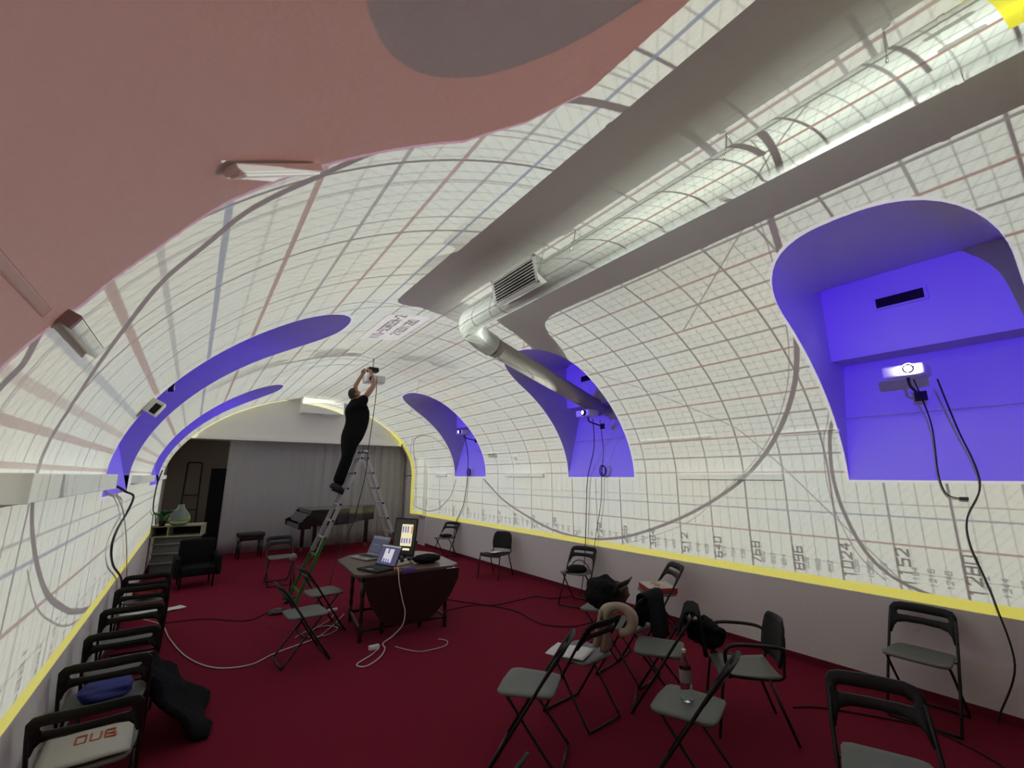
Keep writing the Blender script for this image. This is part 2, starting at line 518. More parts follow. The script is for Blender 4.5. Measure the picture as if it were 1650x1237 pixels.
M_CLOTH = mat('black_cloth', (0.012, 0.012, 0.014), 0.95, bump=0.6, scale=40, spec=0.15)
M_CURTAIN = mat('grey_curtain', (0.78, 0.76, 0.76), 0.95, bump=0.2, scale=60, var=0.05)
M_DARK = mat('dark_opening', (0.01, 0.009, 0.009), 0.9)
M_WHITE = mat('white_enamel', (0.78, 0.78, 0.76), 0.4)
M_ALU = mat('aluminium', (0.62, 0.62, 0.62), 0.35, 0.85, bump=0.1)
M_GREEN = mat('green_ladder_paint', (0.05, 0.17, 0.035), 0.4, 0.2, var=0.15, scale=10)
M_WOOD = mat('dark_mahogany', (0.022, 0.009, 0.006), 0.38, var=0.25, scale=8, bump=0.15, coat=0.2)
M_WOODTOP = mat('worn_table_top', (0.13, 0.085, 0.06), 0.35, var=0.25, scale=8, coat=0.2)
M_PAPER = mat('white_paper', (0.72, 0.72, 0.70), 0.85)
M_CABLE_B = mat('black_cable', (0.015, 0.015, 0.017), 0.5)
M_CABLE_W = mat('white_cable', (0.62, 0.58, 0.52), 0.5)
M_SKIN = mat('skin', (0.46, 0.25, 0.17), 0.6, var=0.08, scale=14)
M_HAIR = mat('short_hair', (0.055, 0.04, 0.033), 0.9, bump=0.6, scale=120)
M_GLASS = mat('clear_glass', (0.92, 0.97, 0.93), 0.05, trans=1.0, ior=1.3)
M_LENS = mat('projector_lens_light', (1, 1, 1), 0.3, emit=(1.0, 0.96, 0.86), estr=60.0)


# ------------------------------------------------------------------ mesh helpers
def link(name, bm, m, parent=None, smooth=False, loc=None):
    me = bpy.data.meshes.new(name)
    bmesh.ops.recalc_face_normals(bm, faces=bm.faces)
    bm.to_mesh(me)
    bm.free()
    if isinstance(m, (list, tuple)):
        for k in m:
            me.materials.append(k)
    else:
        me.materials.append(m)
    if smooth:
        for p in me.polygons:
            p.use_smooth = True
    o = bpy.data.objects.new(name, me)
    scene.collection.objects.link(o)
    if parent:
        o.parent = parent
    if loc is not None:
        o.location = loc
    return o


def structure(o):
    o['kind'] = 'structure'
    return o


def tag(o, label, cat, group=None):
    o['label'] = label
    o['category'] = cat
    if group:
        o['group'] = group
    return o


def empty(name, loc, rot=0.0, label=None, cat=None, group=None):
    o = bpy.data.objects.new(name, None)
    o.empty_display_size = 0.1
    scene.collection.objects.link(o)
    o.location = loc
    o.rotation_euler = (0, 0, rot)
    if label:
        tag(o, label, cat, group)
    return o


def V3(*a):
    return Vector(a)


def box(bm, c, s, rot=None, bevel=0.0, seg=2):
    r = bmesh.ops.create_cube(bm, size=1.0)
    vs = r['verts']
    bmesh.ops.scale(bm, vec=Vector(s), verts=vs)
    if bevel:
        es = list({e for v in vs for e in v.link_edges})
        rr = bmesh.ops.bevel(bm, geom=es, offset=bevel, segments=seg, affect='EDGES', profile=0.6)
        vs = list({v for f in rr['faces'] for v in f.verts} | {v for v in vs if v.is_valid})
    if rot is not None:
        bmesh.ops.rotate(bm, cent=(0, 0, 0), matrix=rot, verts=vs)
    bmesh.ops.translate(bm, vec=Vector(c), verts=vs)
    return vs


def frames(pts):
    """parallel-transported frames along a polyline"""
    T = []
    for i in range(len(pts)):
        a, b = pts[max(0, i - 1)], pts[min(len(pts) - 1, i + 1)]
        T.append((b - a).normalized())
    n = T[0].orthogonal().normalized()
    out = []
    for i, t in enumerate(T):
        n = (n - t * n.dot(t))
        n = n.normalized() if n.length > 1e-6 else t.orthogonal().normalized()
        out.append((t, n, t.cross(n)))
    return out


def tube(bm, pts, r, seg=8, cap=True, sx=1.0):
    pts = [Vector(p) for p in pts]
    fr = frames(pts)
    rs = r if isinstance(r, (list, tuple)) else [r] * len(pts)
    rings = []
    for p, (t, n, b), rr in zip(pts, fr, rs):
        rings.append([bm.verts.new(p + (n * math.cos(2 * PI * k / seg) * sx + b * math.sin(2 * PI * k / seg)) * rr) for k in range(seg)])
    for a, b in zip(rings[:-1], rings[1:]):
        for k in range(seg):
            bm.faces.new((a[k], a[(k + 1) % seg], b[(k + 1) % seg], b[k]))
    if cap:
        bm.faces.new(rings[0][::-1])
        bm.faces.new(rings[-1])


def smooth_pts(pts, n=8):
    return [Vector(p) for p in spline([tuple(p) for p in pts], n)]


def lathe(bm, prof, c=(0, 0, 0), seg=20):
    """prof: (radius, z) list turned about the vertical through c"""
    rings = []
    for r, z in prof:
        if r < 1e-5:
            rings.append([bm.verts.new((c[0], c[1], c[2] + z))])
        else:
            rings.append([bm.verts.new((c[0] + r * math.cos(2 * PI * k / seg), c[1] + r * math.sin(2 * PI * k / seg), c[2] + z)) for k in range(seg)])
    for a, b in zip(rings[:-1], rings[1:]):
        for k in range(seg):
            k2 = (k + 1) % seg
            if len(a) == 1 and len(b) == 1:
                continue
            if len(a) == 1:
                bm.faces.new((a[0], b[k2], b[k]))
            elif len(b) == 1:
                bm.faces.new((a[k], a[k2], b[0]))
            else:
                bm.faces.new((a[k], a[k2], b[k2], b[k]))


def prism(bm, poly, d0, d1, axis='z'):
    """poly in 2D, extruded along axis from d0 to d1"""
    def P(a, b, d):
        return {'z': (a, b, d), 'y': (a, d, b), 'x': (d, a, b)}[axis]
    lo = [bm.verts.new(P(a, b, d0)) for a, b in poly]
    hi = [bm.verts.new(P(a, b, d1)) for a, b in poly]
    bm.faces.new(lo[::-1])
    bm.faces.new(hi)
    n = len(poly)
    for k in range(n):
        bm.faces.new((lo[k], lo[(k + 1) % n], hi[(k + 1) % n], hi[k]))


def quad(bm, *p):
    return bm.faces.new([bm.verts.new(q) for q in p])


def copy_tree(o, parent=None):
    c = o.copy()
    scene.collection.objects.link(c)
    if parent is not None:
        c.parent = parent
    for ch in list(o.children):
        copy_tree(ch, c)
    return c


def cable(name, pts, r, m, label=None, seg=6, parent=None, n=8):
    bm = bmesh.new()
    tube(bm, smooth_pts(pts, n), r, seg)
    o = link(name, bm, m, parent, True)
    if label:
        tag(o, label, 'cable')
    return o


# ------------------------------------------------------------------ room shell
XL, XR = X0 - A, X0 + A


def wall_half(name, side, niches, m):
    """one wall and its half of the arch, with the recess openings left out"""
    bm = bmesh.new()
    ycuts = [YB]
    for n in niches:
        ycuts += [n[0], n[1]]
    ycuts.append(YF)
    g = lambda v: v if side > 0 else 180 - v

    def column(y, lo):
        pts = [vault_xz(g(lo + (90 - lo) * k / 40)) for k in range(41)]
        return [bm.verts.new((x, y, z)) for x, z in pts]
    for i in range(len(ycuts) - 1):
        y0, y1 = ycuts[i], ycuts[i + 1]
        is_n = i % 2 == 1
        cnt = 24 if is_n else 6
        cols = []
        for k in range(cnt + 1):
            s = k / cnt
            if is_n:
                s = 0.5 - 0.5 * math.cos(PI * s)
            y = y0 + (y1 - y0) * s
            cols.append(column(y, niche_top(niches[i // 2], y) if is_n else 0.0))
        for a, b in zip(cols[:-1], cols[1:]):
            for j in range(40):
                bm.faces.new((a[j], a[j + 1], b[j + 1], b[j]))
    bmesh.ops.remove_doubles(bm, verts=bm.verts, dist=1e-5)
    o = structure(link(name, bm, m, smooth=True))
    return o


wall_half('ceiling', 1, NR_LIST, M_PLASTER)
wall_half('ceiling', -1, NL_LIST, M_PLASTER)


def side_wall(name, x, sgn, niches):
    # plane wall to the springing line, notched down to each recess sill
    bm = bmesh.new()
    t = 0.12
    ycuts = [YB]
    for n in niches:
        ycuts += [n[0], n[1]]
    ycuts.append(YF + 1.8)
    for i in range(len(ycuts) - 1):
        top = niches[i // 2][4] if i % 2 else Z0
        y0, y1 = ycuts[i], ycuts[i + 1]
        box(bm, (x + sgn * t / 2, (y0 + y1) / 2, top / 2), (t, y1 - y0, top))
    return structure(link(name, bm, M_WALL))


side_wall('wall_left', XL, -1, NL_LIST)
side_wall('wall_right', XR, 1, NR_LIST)

bm = bmesh.new()
box(bm, ((XL + XR) / 2, (YB + 16.5) / 2, -0.05), (XR - XL + 0.3, 16.5 - YB, 0.1))
structure(link('floor', bm, M_CARPET))
bm = bmesh.new()
box(bm, ((XL + XR) / 2, YB - 0.05, 2.2), (XR - XL + 0.3, 0.1, 4.6))
structure(link('wall_back', bm, M_WALL))
# far gable above the curtain opening
bm = bmesh.new()
poly = [(XL, 3.12), (XR, 3.12)] + [(p[0], p[1] + 0.03) for p in (vault_xz(v) for v in range(0, 181, 4)) if p[1] > 3.12]
prism(bm, poly, YF, YF + 0.15, 'y')
structure(link('wall_far', bm, M_WALL))
# arch reveal below the gable each side, so the vault reads as ending at the opening
for sgn, nm in ((1, 'trim_right'), (-1, 'trim_left')):
    bm = bmesh.new()
    pts = [p for p in (vault_xz(v if sgn > 0 else 180 - v) for v in range(0, 60, 3)) if p[1] <= 3.14]
    xw = XR if sgn > 0 else XL
    poly = [(xw, Z0)] + pts[1:] + [(pts[-1][0], 3.12), (xw, 3.12)]
    prism(bm, poly, YF, YF + 0.15, 'y')
    structure(link(nm, bm, M_WALL))
# back of the stage: end wall, side returns and low ceiling behind the gable
bm = bmesh.new()
box(bm, ((XL + XR) / 2, 15.9, 1.6), (XR - XL, 0.1, 3.2))
structure(link('wall_stage', bm, mat('stage_wall', (0.24, 0.20, 0.16), 0.9)))
for sgn, nm in ((1, 'wall_stage_right'), (-1, 'wall_stage_left')):
    bm = bmesh.new()
    xx = (XR if sgn > 0 else XL) + sgn * 0.06
    box(bm, (xx, 15.0, 2.62), (0.12, 1.8, 1.1))
    structure(link(nm, bm, M_WALL))
bm = bmesh.new()
box(bm, ((XL + XR) / 2, 15.05, 3.17), (XR - XL, 1.8, 0.1))
structure(link('ceiling_stage', bm, M_WALL))
# dark doorway on the stage wall
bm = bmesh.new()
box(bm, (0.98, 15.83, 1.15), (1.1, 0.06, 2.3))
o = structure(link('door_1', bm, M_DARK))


def recess(name, side, n, i):
    """window recess: sloping-head tunnel, side cheeks, stepped back wall"""
    r = bpy.data.objects.new(name, None)
    scene.collection.objects.link(r)
    r['kind'] = 'structure'
    g = lambda v: v if side > 0 else 180 - v
    xw = XR if side > 0 else XL
    sg = 1 if side > 0 else -1
    step, deep, zt = 3.42, 0.012, 4.32
    y0, y1 = n[0], n[1]
    # cheeks
    for y, f in ((y0, 0.0), (y1, 0.0)):
        bm = bmesh.new()
        top = niche_top(n, y)
        arc = [(xw, n[4])] + [vault_xz(g(top * k / 24)) for k in range(25)]
        arc.append((arc[-1][0] + (xw + sg * deep - arc[-1][0]) * 0.999, zt))
        back = lambda z_: (xw + sg * 0.40 * (z_ - n[4]) / (step - n[4])) if z_ <= step else xw + sg * deep
        arc2 = []
        for p_, q_ in zip(arc[:-1], arc[1:]):
            arc2.append(p_)
            if p_[1] < step < q_[1]:
                f_ = (step - p_[1]) / (q_[1] - p_[1])
                xm = p_[0] + (q_[0] - p_[0]) * f_
                arc2 += [(xm, step), (xm, step + 0.0005)]
        arc2.append(arc[-1])
        rows = [(bm.verts.new((a, y, b)), bm.verts.new((back(b), y, b))) for a, b in arc2]
        for p, q in zip(rows[:-1], rows[1:]):
            if (p[0].co - p[1].co).length < 1e-6:
                if (q[0].co - q[1].co).length > 1e-6:
                    bm.faces.new((p[0], q[0], q[1]))
                continue
            bm.faces.new((p[0], q[0], q[1], p[1]))
        link('side_panel', bm, M_NICHE, r)
    # head
    bm = bmesh.new()
    rows = []
    for k in range(25):
        s = 0.5 - 0.5 * math.cos(PI * k / 24)
        y = y0 + (y1 - y0) * s
        x, z = vault_xz(g(niche_top(n, y)))
        ex, ez = xw + sg * deep, zt
        rows.append([bm.verts.new((x + (ex - x) * q, y, z + (ez - z) * q)) for q in (0, .25, .5, .75, 1)])
    for a, b in zip(rows[:-1], rows[1:]):
        for q in range(4):
            bm.faces.new((a[q], a[q + 1], b[q + 1], b[q]))
    link('head_panel', bm, M_NICHE, r, True)
    # lower back with its ledge, upper back
    bm = bmesh.new()
    quad(bm, (xw, y0, n[4]), (xw, y1, n[4]), (xw + sg * 0.40, y1, step), (xw + sg * 0.40, y0, step))
    quad(bm, (xw + sg * 0.40, y0, step), (xw + sg * 0.40, y1, step), (xw + sg * deep, y1, step), (xw + sg * deep, y0, step))
    box(bm, (xw + sg * 0.13, (y0 + y1) / 2, 2.76), (0.012, y1 - y0, 0.008))
    link('lower_back', bm, M_NICHE, r)
    bm = bmesh.new()
    quad(bm, (xw + sg * deep, y0, step), (xw + sg * deep, y1, step), (xw + sg * deep, y1, zt), (xw + sg * deep, y0, zt))
    link('upper_back', bm, M_NICHE, r)
    # slatted vent in the upper back
    vy, vz = (1.12, 3.98) if i == 0 else ((n[0] + n[1]) / 2 + 0.15, 3.95)
    vx = xw + sg * (deep - 0.012)
    bm = bmesh.new()
    box(bm, (vx, vy, vz), (0.02, 0.46, 0.15), bevel=0.004)
    vent = link('vent', bm, M_NICHE, r)
    bm = bmesh.new()
    box(bm, (vx - sg * 0.012, vy, vz), (0.006, 0.40, 0.105))
    link('vent_opening', bm, M_DARK, vent)
    for k in range(20):
        bm = bmesh.new()
        box(bm, (vx - sg * 0.018, vy - 0.19 + k * 0.02, vz), (0.010, 0.004, 0.10))
        link('slat', bm, M_BLACK, vent)
    return r


k = 1
for s_, L_ in ((1, NR_LIST), (-1, NL_LIST)):
    for i, n_ in enumerate(L_):
        recess('window_%d' % k, s_, n_, i)
        k += 1

# ------------------------------------------------------------------ main duct
DX, DZ, DR = 2.72, 4.11, 0.163
duct = empty('ventilation_duct', (DX, 0, 0), 0, 'long white round ventilation duct hung under the vault crown, turning into the middle right recess', 'duct')
bm = bmesh.new()
pts, rs = [], []
main = [Vector((DX, y, DZ)) for y in np.arange(-4.4, 4.35, 0.12)]
for i, p in enumerate(main):
    rs.append(DR)
elb = [Vector(p) for p in spline([(DX, 4.32, DZ), (DX + 0.01, 4.62, DZ - 0.005), (DX + 0.10, 4.86, DZ - 0.03), (DX + 0.32, 5.02, DZ - 0.09), (DX + 0.58, 5.09, DZ - 0.16)], 7)][1:]
tube(bm, main, rs, 28, cap=False)
bmesh.ops.translate(bm, vec=(-DX, 0, 0), verts=bm.verts)
link('trunk', bm, M_DUCT, duct, True)
bm = bmesh.new()
tube(bm, [main[-1]] + elb, [DR] * (len(elb) + 1), 28, cap=False)
bmesh.ops.translate(bm, vec=(-DX, 0, 0), verts=bm.verts)
link('elbow', bm, M_DUCT, duct, True)
b0 = elb[-1]
bend = Vector((6.16, 5.66, 3.34))
bm = bmesh.new()
tube(bm, [b0 + (bend - b0) * (k / 20) for k in range(21)], [DR - 0.012] + [0.138] * 20, 24, cap=True)
bmesh.ops.translate(bm, vec=(-DX, 0, 0), verts=bm.verts)
link('branch_pipe', bm, mat('grey_duct_sleeve', (0.42, 0.40, 0.36), 0.95, spec=0.1, bump=0.1), duct, True)
for y in list(np.arange(-3.6, 4.4, 1.25)):
    bm = bmesh.new()
    tube(bm, [(0, y - 0.012, DZ), (0, y + 0.012, DZ)], DR + 0.004, 28, cap=False)
    link('seam_ring', bm, M_DUCT, duct, True)

# ------------------------------------------------------------------ duct fittings
duct_l = lambda x, y, z: (x - DX, y, z)
# crinkled foil collars between the elbow and the sleeve, and along the underside
for k in range(7):
    p = b0 + (bend - b0) * (0.012 + k * 0.016)
    q = p + (bend - b0).normalized() * 0.006
    bm = bmesh.new()
    tube(bm, [p, q], DR + (0.004 if k % 2 else 0.010), 24, cap=False)
    bmesh.ops.translate(bm, vec=(-DX, 0, 0), verts=bm.verts)
    link('foil_fold', bm, M_DUCT, duct, True)
for y in (-2.2, -0.9, 0.35, 1.18, 2.62, 3.95):
    bm = bmesh.new()
    tube(bm, [(-0.10, y, Z0 + B - 0.01), (-DR * 0.75, y, DZ + DR * 0.72), (-DR - 0.006, y, DZ)], 0.006, 6)
    tube(bm, [(-0.10, y, Z0 + B - 0.01), (DR * 0.45, y + 0.02, DZ + DR * 0.92)], 0.006, 6)
    link('hanger', bm, M_ALU, duct, True)
# supply grille on a short collar, facing down and to the left
gr = bpy.data.objects.new('grille_box', None)
scene.collection.objects.link(gr)
gr.parent = duct
gc = Vector((-0.20, 3.38, DZ - 0.035))
tilt = math.radians(-12)
gr.location = gc
gr.rotation_euler = (0, tilt, 0)
bm = bmesh.new()
# collar widens from duct to grille
for s0, s1 in ((0.0, 1.0),):
    r0 = [(0.16, -0.33, -0.10), (0.16, 0.33, -0.10), (0.16, 0.33, 0.10), (0.16, -0.33, 0.10)]
    r1 = [(-0.03, -0.37, -0.15), (-0.03, 0.37, -0.15), (-0.03, 0.37, 0.15), (-0.03, -0.37, 0.15)]
    a = [bm.verts.new(p) for p in r0]
    b = [bm.verts.new(p) for p in r1]
    c = [bm.verts.new((-0.055, p[1], p[2])) for p in r1]
    for u, v in ((a, b), (b, c)):
        for k in range(4):
            bm.faces.new((u[k], u[(k + 1) % 4], v[(k + 1) % 4], v[k]))
    bm.faces.new(c)
link('collar', bm, M_DUCT, gr)
bm = bmesh.new()
for y, z, sy, sz in ((0, 0.135, 0.76, 0.035), (0, -0.135, 0.76, 0.035), (-0.36, 0, 0.04, 0.30), (0.36, 0, 0.04, 0.30)):
    box(bm, (-0.062, y, z), (0.016, sy, sz), bevel=0.003)
link('grille_frame', bm, M_WHITE, gr)
bm = bmesh.new()
box(bm, (-0.0565, 0, 0), (0.004, 0.69, 0.24))
link('grille_opening', bm, M_DARK, gr)
for k in range(8):
    bm = bmesh.new()
    box(bm, (-0.064, 0, -0.105 + k * 0.03), (0.014, 0.68, 0.009), rot=Matrix.Rotation(0.5, 3, 'Y') if False else None)
    link('slat', bm, M_WHITE, gr)


# ------------------------------------------------------------------ wall boxes, battens, vents
def batten(name, c, s, label, m=None, cap=True, rot=None, group=None):
    r = empty(name, c, 0, label, 'light fitting', group)
    if rot is not None:
        r.rotation_euler = rot
    bm = bmesh.new()
    box(bm, (0, 0, 0), s, bevel=0.006)
    link('housing', bm, m or M_WHITE, r)
    L = max(range(3), key=lambda i: s[i])
    for e in (-1, 1):
        bm = bmesh.new()
        cc = [0, 0, 0]
        ss = [s[0] * 1.03, s[1] * 1.03, s[2] * 1.03]
        cc[L] = e * (s[L] / 2 - 0.012)
        ss[L] = 0.03
        box(bm, cc, ss, bevel=0.004)
        link('end_cap', bm, m or M_WHITE, r)
    return r


batten('wall_batten', (XL + 0.05, 3.68, 2.05), (0.10, 2.4, 0.115), 'long grey boxed light batten on left wall nearest the camera')
batten('wall_batten', (XL + 0.045, 8.35, 2.05), (0.09, 2.5, 0.10), 'boxed light batten on left wall between the two violet recesses')
batten('wall_batten', (XL + 0.04, 13.3, 2.06), (0.08, 1.2, 0.09), 'short boxed batten at the far end of left wall')
batten('wall_batten', (XR - 0.03, 3.24, 2.08), (0.06, 1.45, 0.075), 'slim white batten on right wall between nearest and middle recess')
batten('wall_batten', (XR - 0.03, 7.85, 2.10), (0.06, 1.4, 0.075), 'slim white batten on right wall between middle and farthest recess')
batten('wall_batten', (XR - 0.03, 11.9, 2.10), (0.06, 0.7, 0.075), 'short white batten on right wall beyond the farthest recess')


def on_vault(phi, off=0.0):
    x, z = vault_xz(phi)
    x2, z2 = vault_xz(phi + 0.5)
    tx, tz = x2 - x, z2 - z
    L = math.hypot(tx, tz)
    nx, nz = -tz / L, tx / L            # inward normal
    if nx * (X0 - x) + nz * (Z0 - z) < 0:
        nx, nz = -nx, -nz
    return x + nx * off, z + nz * off, math.atan2(nz, nx)


def vault_box(name, phi, y, s, label, cat, off=0.0):
    """box whose first size stands off the vault, second runs along Y, third round the arch"""
    x, z, a = on_vault(phi, s[0] / 2 + off - 0.004)
    r = empty(name, (x, y, z), 0, label, cat)
    r.rotation_euler = (0, -a, 0)
    bm = bmesh.new()
    box(bm, (0, 0, 0), s, bevel=0.006)
    link('housing', bm, M_WHITE, r)
    return r


r = vault_box('vault_batten', 165.6, 2.34, (0.045, 0.52, 0.05), 'white box batten on left vault at the edge of the dusky red area', 'light fitting')
bm = bmesh.new()
box(bm, (0, -0.25, 0), (0.050, 0.03, 0.055), bevel=0.004)
link('end_cap', bm, mat('end_cap_grey', (0.3, 0.25, 0.24), 0.6), r)
bm = bmesh.new()
box(bm, (0.006, 0.0, 0.026), (0.024, 0.48, 0.004))
link('shade_slot', bm, M_DARK, r)
r = vault_box('cable_trunking', 166.4, 0.98, (0.006, 2.0, 0.035), 'flat cable trunking running along left vault through the dusky red area', 'trunking')
r = vault_box('bracket_box', 163.6, 5.0, (0.11, 0.16, 0.13), 'small white bracket box on left vault beside the violet recess', 'box')
bm = bmesh.new()
box(bm, (0.02, -0.083, -0.01), (0.05, 0.006, 0.09))
link('socket_opening', bm, M_DARK, r)
r = vault_box('vault_vent', 12.6, 9.0, (0.03, 0.34, 0.10), 'small grey vent on right vault between middle and farthest recess', 'vent')
for k in range(5):
    bm = bmesh.new()
    box(bm, (0.017, 0, -0.036 + k * 0.018), (0.008, 0.30, 0.008))
    link('slat', bm, mat('vent_grey', (0.3, 0.3, 0.3), 0.6), r)
r = vault_box('vault_conduit', 13.0, 2.12, (0.03, 0.62, 0.04), 'short white conduit on right vault left of the nearest recess', 'trunking')
r = vault_box('vault_conduit', 14.0, 3.95, (0.03, 1.2, 0.03), 'white conduit on right vault right of the middle recess', 'trunking')
r = vault_box('alarm_sounder', 10.0, 8.1, (0.04, 0.07, 0.07), 'tiny round white detector on right vault above slim batten', 'detector')

# bright skewed batten in the red area: runs round the arch and a little along the room
pa = Vector((on_vault(149.8, 0.02)[0], 1.70, on_vault(149.8, 0.02)[1]))
pb = Vector((on_vault(140.6, 0.02)[0], 1.90, on_vault(140.6, 0.02)[1]))
r = empty('arch_batten', (pa + pb) / 2, 0, 'brightly lit white batten on the vault inside the dusky red area', 'light fitting')
d = (pb - pa)
q = d.to_track_quat('Y', 'Z')
r.rotation_euler = q.to_euler()
bm = bmesh.new()
box(bm, (0, 0, 0), (0.075, d.length, 0.035), bevel=0.006)
link('housing', bm, M_WHITE, r)
bm = bmesh.new()
box(bm, (0.0, 0, -0.020), (0.04, d.length * 0.98, 0.008), bevel=0.003)
link('diffuser', bm, M_WHITE, r)

# box-out under the crown against the gable, with a small sensor below
bm = bmesh.new()
box(bm, (2.93, YF - 0.22, 4.11), (1.16, 0.44, 0.44))
structure(link('trim_1', bm, M_WALL))
bm = bmesh.new()
lathe(bm, [(0.0, -0.06), (0.035, -0.055), (0.045, -0.03), (0.05, 0.0), (0.0, 0.0)], (0, 0, 0), 14)
tag(link('smoke_detector', bm, M_WHITE, None, True, (2.95, YF - 0.25, 3.89)), 'small smoke detector under the box at the crown of the far wall', 'detector')
# beam lip
bm = bmesh.new()
box(bm, ((XL + XR) / 2, YF + 0.05, 3.09), (XR - XL - 0.9, 0.22, 0.08))
structure(link('trim_2', bm, M_WALL))
# tall white rod and pole against the far right wall (rolled banner shape)
bm = bmesh.new()
prism(bm, [(5.88, 0.87), (5.99, 0.87), (5.99, 2.25), (5.94, 2.62), (5.88, 2.70)], 12.85, 13.35, 'y')
structure(link('trim_3', bm, M_PLASTER))
bm = bmesh.new()
for y in (13.0, 9.0):
    pass
box(bm, (5.985, 13.1, 0.435), (0.03, 0.5, 0.87))
structure(link('trim_4', bm, M_WALL))

# baseboards
for nm, x, s in (('baseboard_right', XR - 0.008, 1), ('baseboard_left', XL + 0.008, 1)):
    bm = bmesh.new()
    box(bm, (x, (YB + 14.5) / 2, 0.035), (0.016, 14.5 - YB, 0.07), bevel=0.003)
    structure(link(nm, bm, mat('carpet_skirting', (0.16, 0.008, 0.025), 0.9)))

# ------------------------------------------------------------------ curtain
def drape(name, x0, x1, y, z0, z1, folds, amp, m):
    bm = bmesh.new()
    n = int((x1 - x0) / 0.025)
    rows = []
    for j in range(9):
        z = z0 + (z1 - z0) * j / 8
        row = []
        for i in range(n + 1):
            x = x0 + (x1 - x0) * i / n
            u = (x - x0)
            ph = folds * u + 0.6 * math.sin(u * 1.3 + 0.4)
            k = 0.35 + 0.65 * min(1.0, max(0.0, (x - 2.2) / 1.6))
            yy = y + amp * k * (math.sin(ph) + 0.35 * math.sin(2.3 * ph + 1)) * (1.15 - 0.25 * j / 8)
            row.append(bm.verts.new((x + 0.01 * math.sin(ph * 1.7), yy, z)))
        rows.append(row)
    for a, b in zip(rows[:-1], rows[1:]):
        for i in range(n):
            bm.faces.new((a[i], a[i + 1], b[i + 1], b[i]))
    bmesh.ops.solidify(bm, geom=bm.faces[:], thickness=0.006)
    return link(name, bm, m, None, True)


o = drape('stage_curtain', 0.74, 5.92, YC, 0.015, 3.13, 21.0, 0.035, M_CURTAIN)
tag(o, 'wide grey floor length curtain hanging across the far end', 'curtain')


# ------------------------------------------------------------------ folding chair
def chair_back_panel():
    bm = bmesh.new()
    W, zb, zt = 0.222, 0.585, 0.775
    outer, inner = [], []
    # outline in (y, z): rounded top, arched underside, legs dropping at both sides
    out_pts = [(-W, zb - 0.04), (-W + 0.002, zb + 0.06), (-W + 0.006, zt - 0.045), (-W + 0.03, zt - 0.012), (-W + 0.075, zt - 0.002), (0, zt),
               (W - 0.075, zt - 0.002), (W - 0.03, zt - 0.012), (W - 0.006, zt - 0.045), (W - 0.002, zb + 0.06), (W, zb - 0.04),
               (W - 0.026, zb - 0.04), (W - 0.035, zb + 0.0), (W - 0.06, zb + 0.035), (W - 0.11, zb + 0.048), (0, zb + 0.052),
               (-W + 0.11, zb + 0.048), (-W + 0.06, zb + 0.035), (-W + 0.035, zb + 0.0), (-W + 0.026, zb - 0.04)]
    s0, s1, h = zb + 0.095, zb + 0.130, 0.155
    in_pts = [(-h - 0.006, s0 + 0.002), (-h - 0.012, s0 + 0.010), (-h - 0.012, s1 - 0.012), (-h - 0.004, s1 - 0.002), (-h + 0.03, s1), (0, s1),
              (h - 0.03, s1), (h + 0.004, s1 - 0.002), (h + 0.012, s1 - 0.012), (h + 0.012, s0 + 0.010), (h + 0.006, s0 + 0.002),
              (h + 0.002, s0 + 0.0005), (h, s0), (h - 0.03, s0), (h - 0.08, s0), (0, s0), (-h + 0.08, s0), (-h + 0.03, s0), (-h, s0), (-h - 0.002, s0 + 0.0005)]

    def P(y, z, d):
        x = 0.243 - 0.66 * z + d - 0.030 * (1 - (y / W) ** 2)
        return (x, y, z)
    rings = []
    for d in (0.009, -0.009):
        rings.append(([bm.verts.new(P(y, z, d)) for y, z in out_pts], [bm.verts.new(P(y, z, d)) for y, z in in_pts]))
    n = len(out_pts)
    for k in range(n):
        k2 = (k + 1) % n
        (fo, fi), (bo, bi) = rings
        bm.faces.new((fo[k], fo[k2], fi[k2], fi[k]))
        bm.faces.new((bo[k2], bo[k], bi[k], bi[k2]))
        bm.faces.new((fo[k2], fo[k], bo[k], bo[k2]))
        bm.faces.new((fi[k], fi[k2], bi[k2], bi[k]))
    return bm


